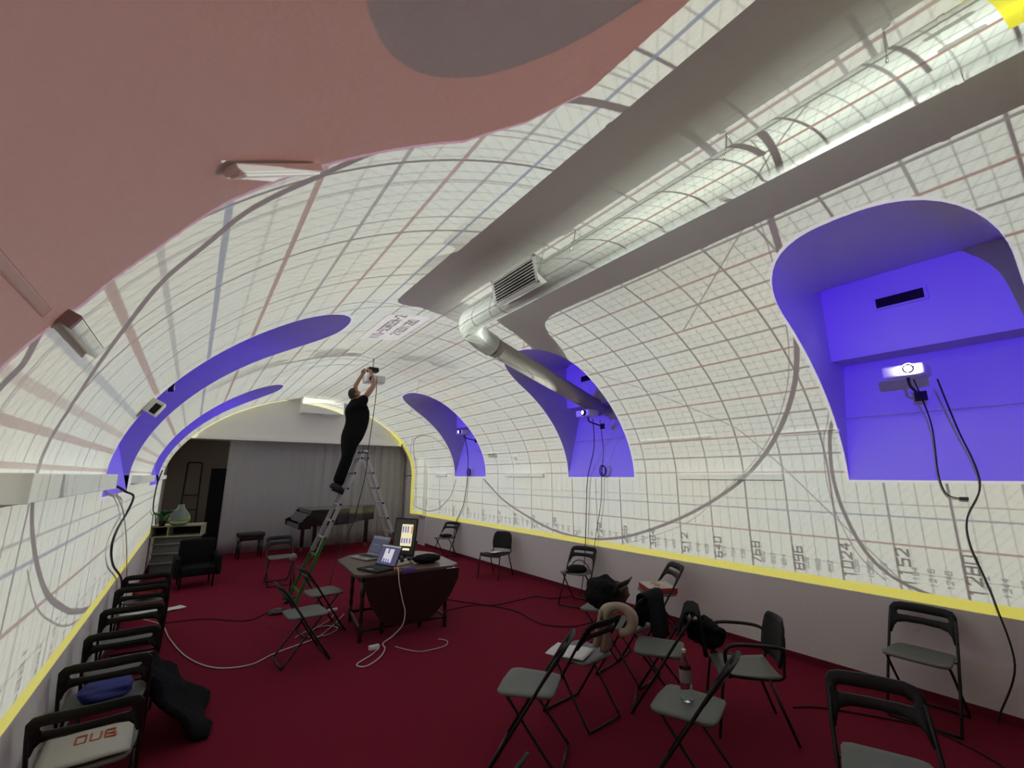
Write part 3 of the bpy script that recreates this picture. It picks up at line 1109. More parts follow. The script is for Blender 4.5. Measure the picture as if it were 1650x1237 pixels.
def make_folding_chair():
    t = empty('folding_chair', (0, 0, 0))
    bm = bmesh.new()
    pts = []
    for (x, y) in [(0.205, -0.165), (0.215, 0.0), (0.205, 0.165), (0.185, 0.195), (0.15, 0.208), (-0.12, 0.190), (-0.165, 0.175), (-0.18, 0.14), (-0.183, 0.0), (-0.18, -0.14), (-0.165, -0.175), (-0.12, -0.190), (0.15, -0.208), (0.185, -0.195)]:
        pts.append((x, y))
    r = []
    for z, k, dz in ((0.437, 0.97, 0), (0.442, 1.0, 0), (0.455, 1.0, 0), (0.459, 0.96, 0), (0.455, 0.72, 0), (0.452, 0.35, 0)):
        r.append([bm.verts.new((x * k, y * k, z)) for x, y in pts])
    n = len(pts)
    for a, b in zip(r[:-1], r[1:]):
        for k in range(n):
            bm.faces.new((a[k], a[(k + 1) % n], b[(k + 1) % n], b[k]))
    bm.faces.new(r[-1])
    bm.faces.new(r[0][::-1])
    link('seat', bm, M_SEAT, t, True)
    link('backrest', chair_back_panel(), M_BLACK, t, True)
    for s in (-1, 1):
        bm = bmesh.new()
        tube(bm, [(0.243 - 0.66 * 0.012 + 0.004, s * 0.212, 0.012), (0.243 - 0.66 * 0.3, s * 0.216, 0.3), (0.243 - 0.66 * 0.56, s * 0.213, 0.56), (0.243 - 0.66 * 0.70, s * 0.206, 0.70)], 0.011, 8)
        link('leg', bm, M_TUBE, t, True)
        bm = bmesh.new()
        tube(bm, smooth_pts([(0.13, s * 0.188, 0.432), (0.10, s * 0.192, 0.40), (-0.02, s * 0.192, 0.25), (-0.215, s * 0.188, 0.012)], 5), 0.010, 8)
        link('leg', bm, M_TUBE, t, True)
    for x, w_ in ((0.240, 0.212), (-0.213, 0.188)):
        bm = bmesh.new()
        tube(bm, [(x, -w_, 0.014), (x, w_, 0.014)], 0.010, 8)
        link('foot_bar', bm, M_TUBE, t, True)
    bm = bmesh.new()
    tube(bm, [(-0.045, -0.212, 0.432), (-0.045, 0.212, 0.432)], 0.007, 6)
    link('pivot_bar', bm, M_TUBE, t, True)
    return t


CH = [  # x, y, facing degrees, label
    (5.58, 1.37, 180, 'grey-seated folding chair alone against the right wall, nearest the camera'),
    (3.32, 1.03, 203, 'dark folding chair at the bottom right corner, cut by the frame'),
    (2.36, 3, 128, 'empty folding chair seen from the side, leftmost of the near group'),
    (3.1, 3.2, 95, 'folding chair with a cream scarf over its back and paper on its seat'),
    (4.05, 3.46, 100, 'folding chair with a black coat on its back beside the red box chair'),
    (5.5, 5.72, 200, 'folding chair with a round black cap on its seat by the right wall'),
    (5.6, 10.75, 205, 'farthest folding chair against the right wall near the curtain'),
    (5.5, 4.12, 148, 'folding chair carrying a flat red and white box by the right wall'),
    (3.8, 2.85, 122, 'folding chair with a black jacket bunched over its back'),
    (3.07, 2.08, 108, 'folding chair with a water bottle on its seat'),
    (1.27, 6, 3, 'empty folding chair facing the table, nearer of the two under the ladder'),
    (1.67, 6.87, 5, 'folding chair behind the nearer one at the ladder foot'),
    (1.63, 10.2, -88, 'dark folding chair facing the camera in front of the grand piano'),
    (-0.31, 3.86, 90, 'folding chair in the left wall row with a white carrier bag on its seat'),
    (-0.32, 4.62, 90, 'folding chair in the left wall row with a blue bundle on its seat'),
    (-0.3, 5.32, 90, 'folding chair in the left wall row behind the blue bundle chair, seat empty'),
    (-0.31, 7.1, 90, 'folding chair in the left wall row with white sheets on its seat'),
    (-0.31, 7.85, 90, 'folding chair in the left wall row with a red cushion on its seat'),
    (-0.31, 6.15, 90, 'folding chair midway along the left wall row, seat empty'),
    (1.1, 2.03, 110, 'folding chair at the bottom edge of which only the back corner shows'),
]
proto = make_folding_chair()
for i, (x, y, a, lab) in enumerate(CH):
    o = proto if i == 0 else copy_tree(proto)
    o.location = (x, y, 0)
    o.rotation_euler = (0, 0, math.radians(a))
    o.scale = (1.12, 1.12, 1.12)
    tag(o, lab, 'chair', 'black folding chairs about the room')


# ------------------------------------------------------------------ stacking chair, armchair
def shell(bm, rows, thick=0.012):
    vs = [[bm.verts.new(p) for p in r] for r in rows]
    for a, b in zip(vs[:-1], vs[1:]):
        for k in range(len(a) - 1):
            bm.faces.new((a[k], a[k + 1], b[k + 1], b[k]))
    bmesh.ops.recalc_face_normals(bm, faces=bm.faces)
    bmesh.ops.solidify(bm, geom=bm.faces[:], thickness=thick)


def stacking_chair(x, y, a, label, arms=False, high=0.82, group=None):
    t = empty('stacking_chair' if not arms else 'arm_chair', (x, y, 0), math.radians(a), label, 'chair', group)
    t.scale = (1.08, 1.08, 1.08)
    bm = bmesh.new()
    rows = []
    for i in range(7):
        u = i / 6
        xx = 0.22 - 0.43 * u
        hw = 0.225 - 0.01 * u
        rows.append([(xx, hw * (j / 5 - 1), 0.455 - 0.02 * math.sin(PI * u) - 0.012 * (1 - (j / 5 - 1) ** 2) - (0.03 * (1 - u * 6) if u < 1 / 6 else 0)) for j in range(11)])
    shell(bm, rows, 0.02)
    link('seat', bm, M_SEAT if arms else M_BLACK, t, True)
    bm = bmesh.new()
    rows = []
    for i in range(8):
        u = i / 7
        z = 0.50 + (high - 0.50) * u
        hw = 0.20 + 0.025 * math.sin(PI * min(1, u * 1.2)) - (0.05 * (u - 0.86) / 0.14 if u > 0.86 else 0)
        rows.append([(-0.205 - 0.20 * (z - 0.45) - 0.035 * (1 - (j / 5 - 1) ** 2), hw * (j / 5 - 1), z) for j in range(11)])
    shell(bm, rows, 0.022)
    link('backrest', bm, M_BLACK, t, True)
    for s in (-1, 1):
        bm = bmesh.new()
        tube(bm, smooth_pts([(0.27, s * 0.235, 0.01), (0.20, s * 0.228, 0.42), (0.12, s * 0.225, 0.435), (-0.19, s * 0.21, 0.43), (-0.235, s * 0.205, 0.52), (-0.26, s * 0.19, 0.72)], 5), 0.011, 8)
        link('frame_tube', bm, M_TUBE, t, True)
        bm = bmesh.new()
        tube(bm, [(-0.12, s * 0.222, 0.43), (-0.27, s * 0.235, 0.01)], 0.011, 8)
        link('leg', bm, M_TUBE, t, True)
        if arms:
            bm = bmesh.new()
            tube(bm, smooth_pts([(0.16, s * 0.24, 0.43), (0.19, s * 0.27, 0.60), (0.13, s * 0.275, 0.665), (-0.05, s * 0.275, 0.675), (-0.20, s * 0.26, 0.665), (-0.25, s * 0.21, 0.64)], 6), 0.014, 8)
            link('armrest', bm, M_TUBE, t, True)
    return t


stacking_chair(5.45, 8.15, 203, 'black stacking chair with a solid back and papers on its seat by the right wall')
stacking_chair(4.12, 2.24, 132, 'black chair with tubular armrests among the near group', arms=True)


def lounge_chair(x, y, a, label):
    t = empty('lounge_chair', (x, y, 0), math.radians(a), label, 'chair')
    mb = mat('black_vinyl', (0.007, 0.0065, 0.0075), 0.8, spec=0.2)
    bm = bmesh.new()
    box(bm, (0.02, 0, 0.30), (0.62, 0.56, 0.16), bevel=0.04, seg=3)
    link('seat', bm, mb, t, True)
    bm = bmesh.new()
    box(bm, (-0.30, 0, 0.56), (0.13, 0.60, 0.56), rot=None, bevel=0.05, seg=3)
    link('backrest', bm, mb, t, True)
    for s in (-1, 1):
        bm = bmesh.new()
        box(bm, (0.0, s * 0.33, 0.38), (0.62, 0.09, 0.36), bevel=0.035, seg=3)
        link('armrest', bm, mb, t, True)
    for sx in (-0.26, 0.26):
        for sy in (-0.26, 0.26):
            bm = bmesh.new()
            tube(bm, [(sx, sy, 0.24), (sx, sy, 0.0)], [0.02, 0.015], 8)
            link('leg', bm, mb, t, True)
    return t


lounge_chair(0.28, 11.0, -85, 'low black armchair before the fishbowl cabinet')

# ------------------------------------------------------------------ piano bench and grand piano
M_PIANO = mat('black_piano_lacquer', (0.012, 0.011, 0.013), 0.16, spec=0.6, coat=0.6)
t = empty('piano_stool', (1.43, 13.75, 0), 0.1, 'black padded piano stool standing clear of the curtain', 'stool')
t.scale = (1.12, 1.12, 1.15)
bm = bmesh.new()
box(bm, (0, 0, 0.50), (0.54, 0.36, 0.09), bevel=0.03, seg=3)
link('cushion', bm, mat('black_leather', (0.016, 0.015, 0.016), 0.45), t, True)
bm = bmesh.new()
box(bm, (0, 0, 0.42), (0.50, 0.32, 0.07), bevel=0.005)
link('apron', bm, M_PIANO, t)
for sx in (-0.22, 0.22):
    for sy in (-0.13, 0.13):
        bm = bmesh.new()
        tube(bm, [(sx, sy, 0.42), (sx * 1.02, sy, 0.2), (sx * 1.05, sy * 1.05, 0.0)], [0.028, 0.022, 0.016], 8)
        link('leg', bm, M_PIANO, t, True)

# keyboard end faces -X; tail runs toward +X along the curtain
P = empty('grand_piano', (2.80, 13.15, 0), 0.04, 'black grand piano with its lid closed before the curtain', 'piano')
P.scale = (0.80, 1.0, 1.24)
outline = [(-0.30, -0.75), (0.55, -0.75), (0.95, -0.66), (1.25, -0.45), (1.45, -0.14), (1.70, 0.03), (1.95, 0.10), (2.22, 0.22), (2.34, 0.42), (2.30, 0.62), (2.15, 0.73), (1.9, 0.75), (-0.30, 0.75)]
bm = bmesh.new()
prism(bm, outline, 0.66, 0.955, 'z')
link('case', bm, M_PIANO, P)
bm = bmesh.new()
prism(bm, [(x * 1.008, y * 1.015) for x, y in outline], 0.958, 0.985, 'z')
link('lid', bm, M_PIANO, P)
bm = bmesh.new()
box(bm, (-0.46, 0, 0.66), (0.36, 1.46, 0.10), bevel=0.01)
link('key_bed', bm, M_PIANO, P)
for s in (-1, 1):
    bm = bmesh.new()
    prism(bm, [(-0.66, 0.62), (-0.67, 0.74), (-0.55, 0.775), (-0.42, 0.80), (-0.34, 0.93), (-0.28, 0.955), (-0.28, 0.62)], s * 0.75 - 0.035, s * 0.75 + 0.035, 'y')
    link('cheek', bm, M_PIANO, P)
bm = bmesh.new()
prism(bm, [(-0.56, 0.735), (-0.54, 0.78), (-0.36, 0.90), (-0.33, 0.90), (-0.33, 0.72)], -0.71, 0.71, 'y')
link('fallboard', bm, M_PIANO, P)
for (lx, ly) in ((-0.12, -0.62), (-0.12, 0.62), (2.05, 0.45)):
    bm = bmesh.new()
    box(bm, (lx, ly, 0.39), (0.12, 0.12, 0.54), bevel=0.015)
    g = link('leg', bm, M_PIANO, P)
    bm = bmesh.new()
    lathe(bm, [(0.0, 0.0), (0.035, 0.0), (0.045, 0.04), (0.035, 0.09), (0.02, 0.13), (0, 0.13)], (lx, ly, 0.0), 12)
    link('castor', bm, mat('dull_brass', (0.3, 0.2, 0.08), 0.4, 0.8), g, True)
bm = bmesh.new()
for s in (-0.09, 0.09):
    tube(bm, [(0.25, s, 0.66), (0.22, s * 0.6, 0.12)], 0.014, 8)
box(bm, (0.2, 0, 0.12), (0.1, 0.26, 0.07), bevel=0.01)
link('pedal_lyre', bm, M_PIANO, P)

# ------------------------------------------------------------------ gateleg table and what stands on it
T = empty('gateleg_table', (2.80, 6.95, 0), math.radians(-5), 'dark mahogany drop leaf table at the middle of the room', 'table')
bm = bmesh.new()
prism(bm, [(-0.78, -0.52), (-0.70, -0.60), (0.66, -0.60), (0.80, -0.48), (0.82, 0.55), (0.66, 0.82), (0.35, 1.02), (-0.1, 1.12), (-0.55, 1.02), (-0.8, 0.70)], 0.722, 0.75, 'z')
link('tabletop', bm, M_WOODTOP, T)
# the hanging leaf: a round-cornered flap, near vertical
bm = bmesh.new()
prism(bm, [(-0.66, 0.72), (0.76, 0.72), (0.75, 0.60), (0.62, 0.40), (0.36, 0.19), (0.18, 0.15), (-0.22, 0.15), (-0.42, 0.22), (-0.58, 0.42), (-0.66, 0.60)], -0.635, -0.612, 'y')
link('drop_leaf', bm, M_WOOD, T)
bm = bmesh.new()
box(bm, (0, 0, 0.665), (1.30, 0.86, 0.11), bevel=0.006)
link('apron', bm, M_WOOD, T)


def turned_leg(bm, x, y):
    lathe(bm, [(0.0, 0.0), (0.026, 0.0), (0.032, 0.03), (0.022, 0.06), (0.034, 0.09), (0.034, 0.16), (0.02, 0.18), (0.033, 0.24), (0.022, 0.30), (0.035, 0.38), (0.024, 0.46), (0.034, 0.52), (0.036, 0.66), (0.0, 0.66)], (x, y, 0), 12)


for x, y in ((-0.66, -0.52), (0.60, -0.50), (-0.60, 0.40), (0.62, 0.40), (-0.30, -0.30), (0.28, -0.30)):
    bm = bmesh.new()
    turned_leg(bm, x, y)
    link('leg', bm, M_WOOD, T, True)
for a, b in (((-0.66, -0.52), (-0.60, 0.40)), ((0.60, -0.50), (0.62, 0.40)), ((-0.66, -0.52), (0.60, -0.50)), ((-0.6, 0.4), (0.62, 0.4))):
    bm = bmesh.new()
    tube(bm, [(a[0], a[1], 0.12), (b[0], b[1], 0.12)], 0.02, 6)
    link('stretcher', bm, M_WOOD, T)


def laptop(loc, a, label, base_m, tilt, screen):
    t = empty('laptop', loc, a, label, 'laptop')
    t.scale = (1.22, 1.22, 1.22)
    bm = bmesh.new()
    box(bm, (0, 0, 0.011), (0.36, 0.25, 0.018), bevel=0.005)
    link('base', bm, base_m, t)
    bm = bmesh.new()
    box(bm, (0, 0.025, 0.0215), (0.31, 0.11, 0.003))
    kb = link('keyboard', bm, M_BLACK, t)
    for r_ in range(4):
        bm = bmesh.new()
        for c_ in range(12):
            box(bm, (-0.143 + c_ * 0.026, 0.064 - r_ * 0.026, 0.0245), (0.021, 0.021, 0.003))
        link('key_row', bm, mat('key_grey', (0.05, 0.05, 0.055), 0.6), kb)
    bm = bmesh.new()
    box(bm, (0, -0.08, 0.0212), (0.10, 0.06, 0.002))
    link('touchpad', bm, mat('touchpad_grey', (0.2, 0.2, 0.2), 0.4), t)
    lid = bpy.data.objects.new('lid', None)
    scene.collection.objects.link(lid)
    lid.parent = t
    lid.location = (0, 0.125, 0.02)
    lid.rotation_euler = (-tilt, 0, 0)
    bm = bmesh.new()
    box(bm, (0, 0, 0.12), (0.36, 0.010, 0.24), bevel=0.003)
    link('lid_shell', bm, base_m, lid)
    bm = bmesh.new()
    box(bm, (0, -0.0065, 0.122), (0.335, 0.003, 0.215))
    link('screen', bm, screen, lid)
    return t


def screen_mat(name, bg, panel, bars, strength, horiz=False):
    """lit window with rows of violet bars on it, in object coordinates"""
    m = bpy.data.materials.new(name)
    m.use_nodes = True
    t = m.node_tree
    b = t.nodes['Principled BSDF']
    q = N(t)
    tc = t.nodes.new('ShaderNodeTexCoord')
    sp = t.nodes.new('ShaderNodeSeparateXYZ')
    t.links.new(tc.outputs['Generated'], sp.inputs[0])
    x, z = sp.outputs[0], sp.outputs[2]

    def rect(x0, x1, z0, z1):
        a_ = q.m('MULTIPLY', q.m('GREATER_THAN', x, x0), q.m('LESS_THAN', x, x1))
        b_ = q.m('MULTIPLY', q.m('GREATER_THAN', z, z0), q.m('LESS_THAN', z, z1))
        return q.m('MULTIPLY', a_, b_)
    cur = None

    def over(cur, mask, col):
        mx = t.nodes.new('ShaderNodeMix')
        mx.data_type = 'RGBA'
        if cur is None:
            mx.inputs[6].default_value = (*bg, 1)
        else:
            t.links.new(cur, mx.inputs[6])
        mx.inputs[7].default_value = (*col, 1)
        t.links.new(mask, mx.inputs[0])
        return mx.outputs[2]
    for r_, col in [(panel[0], panel[1])] + bars:
        cur = over(cur, rect(*r_), col)
    t.links.new(cur, b.inputs['Emission Color'])
    b.inputs['Emission Strength'].default_value = strength
    b.inputs['Base Color'].default_value = (0.02, 0.02, 0.02, 1)
    b.inputs['Roughness'].default_value = 0.25
    m.cycles.emission_sampling = 'NONE'
    return m


VIO = (0.12, 0.09, 0.5)
s1 = screen_mat('laptop_screen_lit', (0.05, 0.05, 0.11), ((0.25, 0.72, 0.12, 0.82), (0.62, 0.60, 0.66)),
                [((0.30, 0.38, 0.12, 0.3), VIO), ((0.44, 0.50, 0.12, 0.3), VIO), ((0.56, 0.62, 0.12, 0.28), VIO), ((0.42, 0.5, 0.58, 0.82), VIO), ((0.0, 1, 0.92, 1), (0.3, 0.3, 0.36))], 0.9)
s2 = screen_mat('laptop_screen_dim', (0.035, 0.035, 0.06), ((0.05, 0.95, 0.1, 0.9), (0.05, 0.05, 0.075)), [((0.0, 1, 0.88, 1), (0.12, 0.12, 0.16)), ((0.1, 0.5, 0.5, 0.52), (0.2, 0.2, 0.2))], 0.9)
laptop((2.33, 6.62, 0.753), math.radians(-72), 'open black laptop with a lit screen at the front left of the table', M_BLACK, math.radians(24), s1)
laptop((2.52, 7.62, 0.753), math.radians(-74), 'open silver laptop behind the black one at the back of the table', mat('silver_plastic', (0.42, 0.42, 0.42), 0.4, 0.3), math.radians(24), s2)

t = empty('monitor', (2.98, 7.18, 0.751), math.radians(-38), 'upright black monitor turned to portrait on the table', 'monitor')
bm = bmesh.new()
box(bm, (0, 0.02, 0.012), (0.26, 0.20, 0.02), bevel=0.008)
link('base', bm, M_BLACK, t)
bm = bmesh.new()
tube(bm, [(0, 0.06, 0.02), (0, 0.07, 0.30)], 0.022, 10)
link('stand', bm, M_BLACK, t, True)
scr = bpy.data.objects.new('panel', None)
scene.collection.objects.link(scr)
scr.parent = t
scr.location = (0, 0.0, 0.33)
scr.rotation_euler = (math.radians(-8), math.radians(3), 0)
bm = bmesh.new()
box(bm, (0, 0.02, 0), (0.36, 0.035, 0.56), bevel=0.008)
link('bezel', bm, M_BLACK, scr)
sm = screen_mat('monitor_screen_lit', (0.012, 0.010, 0.006), ((0.32, 0.86, 0.24, 0.86), (0.82, 0.74, 0.45)),
                [((0.36, 0.42, 0.62, 0.80), VIO), ((0.48, 0.54, 0.62, 0.80), VIO), ((0.60, 0.66, 0.62, 0.80), VIO), ((0.78, 0.84, 0.60, 0.80), (0.7, 0.15, 0.02)),
                 ((0.36, 0.42, 0.32, 0.46), VIO), ((0.48, 0.54, 0.32, 0.46), VIO), ((0.60, 0.66, 0.32, 0.46), VIO), ((0.74, 0.80, 0.32, 0.46), VIO),
                 ((0.35, 0.80, 0.12, 0.18), (0.9, 0.85, 0.6)), ((0.34, 0.38, 0.08, 0.18), (0.8, 0.75, 0.5))], 1.0)
bm = bmesh.new()
box(bm, (0, -0.0005, 0), (0.325, 0.004, 0.52))
link('screen', bm, sm, scr)

# shaggy black hat lying on the table
bm = bmesh.new()
bmesh.ops.create_icosphere(bm, subdivisions=5, radius=1.0)
for v in bm.verts:
    n_ = 1 + 0.05 * random.random() + 0.05 * math.sin(v.co.x * 9) * math.cos(v.co.y * 8 + v.co.z * 4)
    v.co = Vector((v.co.x * 0.21 * n_, v.co.y * 0.15 * n_, max(-0.05, v.co.z * 0.06 * n_)))
o = link('black_hat', bm, M_CLOTH, None, True, (3.26, 6.72, 0.804))
tag(o, 'flat shaggy black hat lying at the right end of the table', 'hat')
# violet cloth hanging over the front edge
bm = bmesh.new()
rows = []
for i in range(9):
    u = i / 8
    row = []
    for j in range(9):
        x = -0.09 + 0.18 * j / 8
        if u < 0.5:
            p = (x, 0.12 * (1 - u * 2), 0.006 + 0.004 * math.sin(j * 1.4 + i))
        else:
            p = (x * 1.05, -0.012 - 0.006 * math.sin(j * 1.7), 0.004 - 0.12 * (u - 0.5) * 2)
        row.append(p)
    rows.append(row)
shell(bm, rows, 0.003)
o = link('violet_cloth', bm, mat('violet_cloth', (0.10, 0.045, 0.22), 0.9), None, True)
o.location = (2.72, 6.325, 0.752)
o.rotation_euler = (0, 0, math.radians(-5))
tag(o, 'small violet cloth over the front edge of the table', 'cloth')
# plug-in transformer, orange connector, socket strip with white plugs
t = empty('socket_strip', (2.74, 6.72, 0.751), math.radians(20), 'white socket strip with plugs on the table behind the lit laptop', 'socket strip')
bm = bmesh.new()
box(bm, (0, 0, 0.02), (0.30, 0.055, 0.036), bevel=0.006)
link('strip_body', bm, M_WHITE, t)
for k in range(4):
    bm = bmesh.new()
    box(bm, (-0.10 + k * 0.065, 0, 0.056), (0.04, 0.038, 0.042), bevel=0.006)
    link('plug', bm, M_WHITE if k % 2 else M_BLACK, t)
bm = bmesh.new()
box(bm, (0, 0, 0.02), (0.08, 0.06, 0.04), bevel=0.01)
tag(link('orange_connector', bm, mat('orange_plastic', (0.55, 0.16, 0.04), 0.5), None, False, (2.56, 6.40, 0.752)), 'small orange connector block at the front table edge', 'connector')
bm = bmesh.new()
lathe(bm, [(0, 0), (0.035, 0), (0.038, 0.05), (0.03, 0.085), (0.033, 0.09), (0.0, 0.09)], (0, 0, 0), 16)
tag(link('tin_cup', bm, mat('dark_cup', (0.12, 0.05, 0.05), 0.4), None, True, (2.80, 6.95, 0.752)), 'small dark red cup standing before the upright monitor', 'cup')

# the table and all that lies on it, brought to the height of the room's chairs
TABLE_H, KT = 0.825, 0.946
for o_ in list(scene.collection.objects):
    if o_.parent is None and o_.name.split('.')[0] in ('gateleg_table', 'laptop', 'monitor', 'black_hat', 'violet_cloth', 'socket_strip', 'orange_connector', 'cup', 'tin_cup'):
        o_.location.x *= KT
        o_.location.y *= KT
        if o_.name.startswith('gateleg'):
            o_.scale = (0.93, 1.0, 1.1)
        else:
            o_.location.z += TABLE_H - 0.75
            if o_.name.startswith('black_hat'):
                o_.location.x -= 0.08

# ------------------------------------------------------------------ step ladder
LY, LH = 8.3, 2.52
LD = empty('step_ladder', (2.53, LY, 0), 0, 'tall aluminium double ladder with green lower stiles carrying the man', 'ladder')


def stile_pt(side, yoff, z):
    u = 1 - z / LH
    return Vector((side * 1.0 * u + side * 0.012, yoff * (0.145 + 0.10 * u), z))


def flat_bar(bm, a, b, w_, d_):
    dirv = (b - a).normalized()
    side = dirv.cross(Vector((0, 1, 0))).normalized()
    for sgn in (0,):
        vs = []
        for p in (a, b):
            for s1_, s2_ in ((-1, -1), (1, -1), (1, 1), (-1, 1)):
                vs.append(bm.verts.new(p + side * (w_ / 2 * s1_) + Vector((0, 1, 0)) * (d_ / 2 * s2_)))
        f = bm.faces.new
        f(vs[0:4][::-1])
        f(vs[4:8])
        for k in range(4):
            f((vs[k], vs[(k + 1) % 4], vs[4 + (k + 1) % 4], vs[4 + k]))


for side in (-1, 1):
    for yo in (-1, 1):
        bm = bmesh.new()
        flat_bar(bm, stile_pt(side, yo, 0.82 if side < 0 else 0.95), stile_pt(side, yo, LH), 0.062, 0.028)
        link('stile', bm, M_ALU, LD)
        bm = bmesh.new()
        o1 = Vector((0, yo * 0.03, 0))
        flat_bar(bm, stile_pt(side, yo, 0.03) + o1, stile_pt(side, yo, 1.05) + o1, 0.055, 0.024)
        s_ = link('lower_stile', bm, M_GREEN, LD)
        bm = bmesh.new()
        p = stile_pt(side, yo, 0.02) + o1
        box(bm, p, (0.07, 0.04, 0.04), bevel=0.006)
        link('rubber_foot', bm, M_BLACK, s_)
    for k in range(9):
        z = 0.27 * (k + 1) - 0.02
        a_, b_ = stile_pt(side, -1, z), stile_pt(side, 1, z)
        bm = bmesh.new()
        box(bm, (a_ + b_) / 2, (0.035, abs(b_.y - a_.y) + 0.05, 0.028), bevel=0.005)
        g = link('rung', bm, M_ALU if z > 0.8 else M_GREEN, LD)
        for e_, sg in ((a_, -1), (b_, 1)):
            bm = bmesh.new()
            box(bm, e_ + Vector((0, sg * 0.028, 0)), (0.034, 0.012, 0.034), bevel=0.004)
            link('rung_end', bm, M_BLACK, g)
bm = bmesh.new()
for yo in (-0.15, 0.15):
    lathe(bm, [(0, -0.03), (0.05, -0.03), (0.06, 0.0), (0.05, 0.03), (0, 0.03)], (0, yo, LH + 0.01), 14)
tube(bm, [(0, -0.15, LH + 0.01), (0, 0.15, LH + 0.01)], 0.018, 8)
link('hinge', bm, M_ALU, LD, True)


# ------------------------------------------------------------------ the man on the ladder
def skin_mesh(name, joints, edges, m, parent, root=0, sub=2, fat=1.0):
    me = bpy.data.meshes.new(name)
    me.from_pydata([j[0] for j in joints], edges, [])
    o = bpy.data.objects.new(name, me)
    scene.collection.objects.link(o)
    o.parent = parent
    mo = o.modifiers.new('skin', 'SKIN')
    mo.use_smooth_shade = True
    for i, v in enumerate(me.skin_vertices[0].data if me.skin_vertices else []):
        r_ = joints[i][1]
        r_ = r_ if isinstance(r_, tuple) else (r_, r_)
        v.radius = (r_[0] * fat, r_[1] * fat)
    if not me.skin_vertices:
        me.attributes.new
    for i, v in enumerate(me.skin_vertices[0].data):
        v.use_root = (i == root)
    s_ = o.modifiers.new('sub', 'SUBSURF')
    s_.levels = sub
    s_.render_levels = sub
    me.materials.append(m)
    return o


MAN = empty('person', (2.25, LY, 0.0), 0, 'man in black t-shirt and trousers on the ladder reaching up to the ceiling', 'person')
mo_ = Vector((2.30, LY, 0.0))
L = lambda x, z, y=0.0: (x - mo_.x, y, z)
# body: torso + legs as one continuous surface (clothes), X toward the right, he faces +X
body = [
    (L(2.36, 2.80), (0.115, 0.150)),           # 0 pelvis
    (L(2.42, 2.95), (0.120, 0.150)),           # 1 waist
    (L(2.45, 3.12), (0.125, 0.158)),           # 2 belly
    (L(2.43, 3.28), (0.115, 0.170)),           # 3 chest
    (L(2.40, 3.41), (0.085, 0.120)),           # 4 upper chest
    (L(2.38, 3.48), (0.060, 0.060)),           # 5 neck base
    (L(2.44, 3.43, -0.185), (0.070, 0.070)),   # 6 near shoulder
    (L(2.40, 3.43, 0.185), (0.070, 0.070)),    # 7 far shoulder
    (L(2.53, 3.57, -0.20), (0.060, 0.060)),    # 8 near sleeve end
    (L(2.46, 3.58, 0.20), (0.060, 0.060)),     # 9 far sleeve end
    (L(2.33, 2.70, -0.10), (0.100, 0.095)),    # 10 near hip
    (L(2.34, 2.70, 0.10), (0.100, 0.095)),     # 11 far hip
    (L(2.28, 2.42, -0.11), (0.072, 0.072)),    # 12 near knee
    (L(2.34, 2.40, 0.10), (0.072, 0.072)),     # 13 far knee
    (L(2.20, 2.18, -0.10), (0.062, 0.062)),    # 14 near calf
    (L(2.27, 2.14, 0.09), (0.062, 0.062)),
    (L(2.13, 1.955, -0.09), (0.055, 0.055)),   # 16 near cuff
    (L(2.21, 1.90, 0.08), (0.055, 0.055)),
]
be = [(0, 1), (1, 2), (2, 3), (3, 4), (4, 5), (4, 6), (4, 7), (6, 8), (7, 9), (0, 10), (0, 11), (10, 12), (11, 13), (12, 14), (13, 15), (14, 16), (15, 17)]
M_TEE = mat('black_tshirt_cloth', (0.010, 0.010, 0.011), 0.95, bump=0.3, scale=20, spec=0.1)
skin_mesh('body', body, be, M_TEE, MAN, fat=1.48)


def man_arm(sy, el, wr, palm_dir, side):
    """bare forearm and hand, one surface; fingers as separate short chains rooted in the palm"""
    sh = Vector(L(2.50, 3.54, sy)) if side < 0 else Vector(L(2.44, 3.55, sy))
    e, w_ = Vector(el), Vector(wr)
    d_ = (w_ - e).normalized()
    k = w_ + d_ * 0.05 + palm_dir * 0.01
    js = [(sh, (0.052, 0.050)), (sh.lerp(e, 0.55), (0.049, 0.046)), (e, (0.042, 0.042)), (e.lerp(w_, 0.35), (0.043, 0.040)), (w_, (0.026, 0.030)), (k, (0.022, 0.040)), (k + d_ * 0.035, (0.017, 0.040))]
    skin_mesh('forearm', [(tuple(a), b) for a, b in js], [(i, i + 1) for i in range(6)], M_SKIN, MAN, fat=1.2)
    cr = d_.cross(palm_dir).normalized()
    for f in range(4):
        r0 = k + d_ * 0.018 + cr * (-0.030 + 0.020 * f)
        ln = (0.062, 0.072, 0.068, 0.052)[f]
        a = r0 + d_ * 0.035
        b_ = a + (d_ * 0.75 + palm_dir * 0.65).normalized() * ln * 0.45
        c = b_ + (d_ * 0.25 + palm_dir * 0.95).normalized() * ln * 0.4
        skin_mesh('finger', [(tuple(r0), 0.009), (tuple(a), 0.0095), (tuple(b_), 0.0085), (tuple(c), 0.007)], [(0, 1), (1, 2), (2, 3)], M_SKIN, MAN, sub=1)
    r0 = k - d_ * 0.02 - cr * 0.028
    a = r0 - cr * 0.02 + d_ * 0.03 + palm_dir * 0.015
    b_ = a + (d_ * 0.6 + palm_dir * 0.7 - cr * 0.1).normalized() * 0.035
    skin_mesh('thumb', [(tuple(r0), 0.012), (tuple(a), 0.011), (tuple(b_), 0.009)], [(0, 1), (1, 2)], M_SKIN, MAN, sub=1)


man_arm(-0.20, L(2.65, 3.78, -0.20), L(2.60, 4.04, -0.10), Vector((0, 1, 0)), -1)
man_arm(0.20, L(2.42, 3.80, 0.22), L(2.50, 4.02, 0.12), Vector((0, -1, 0)), 1)
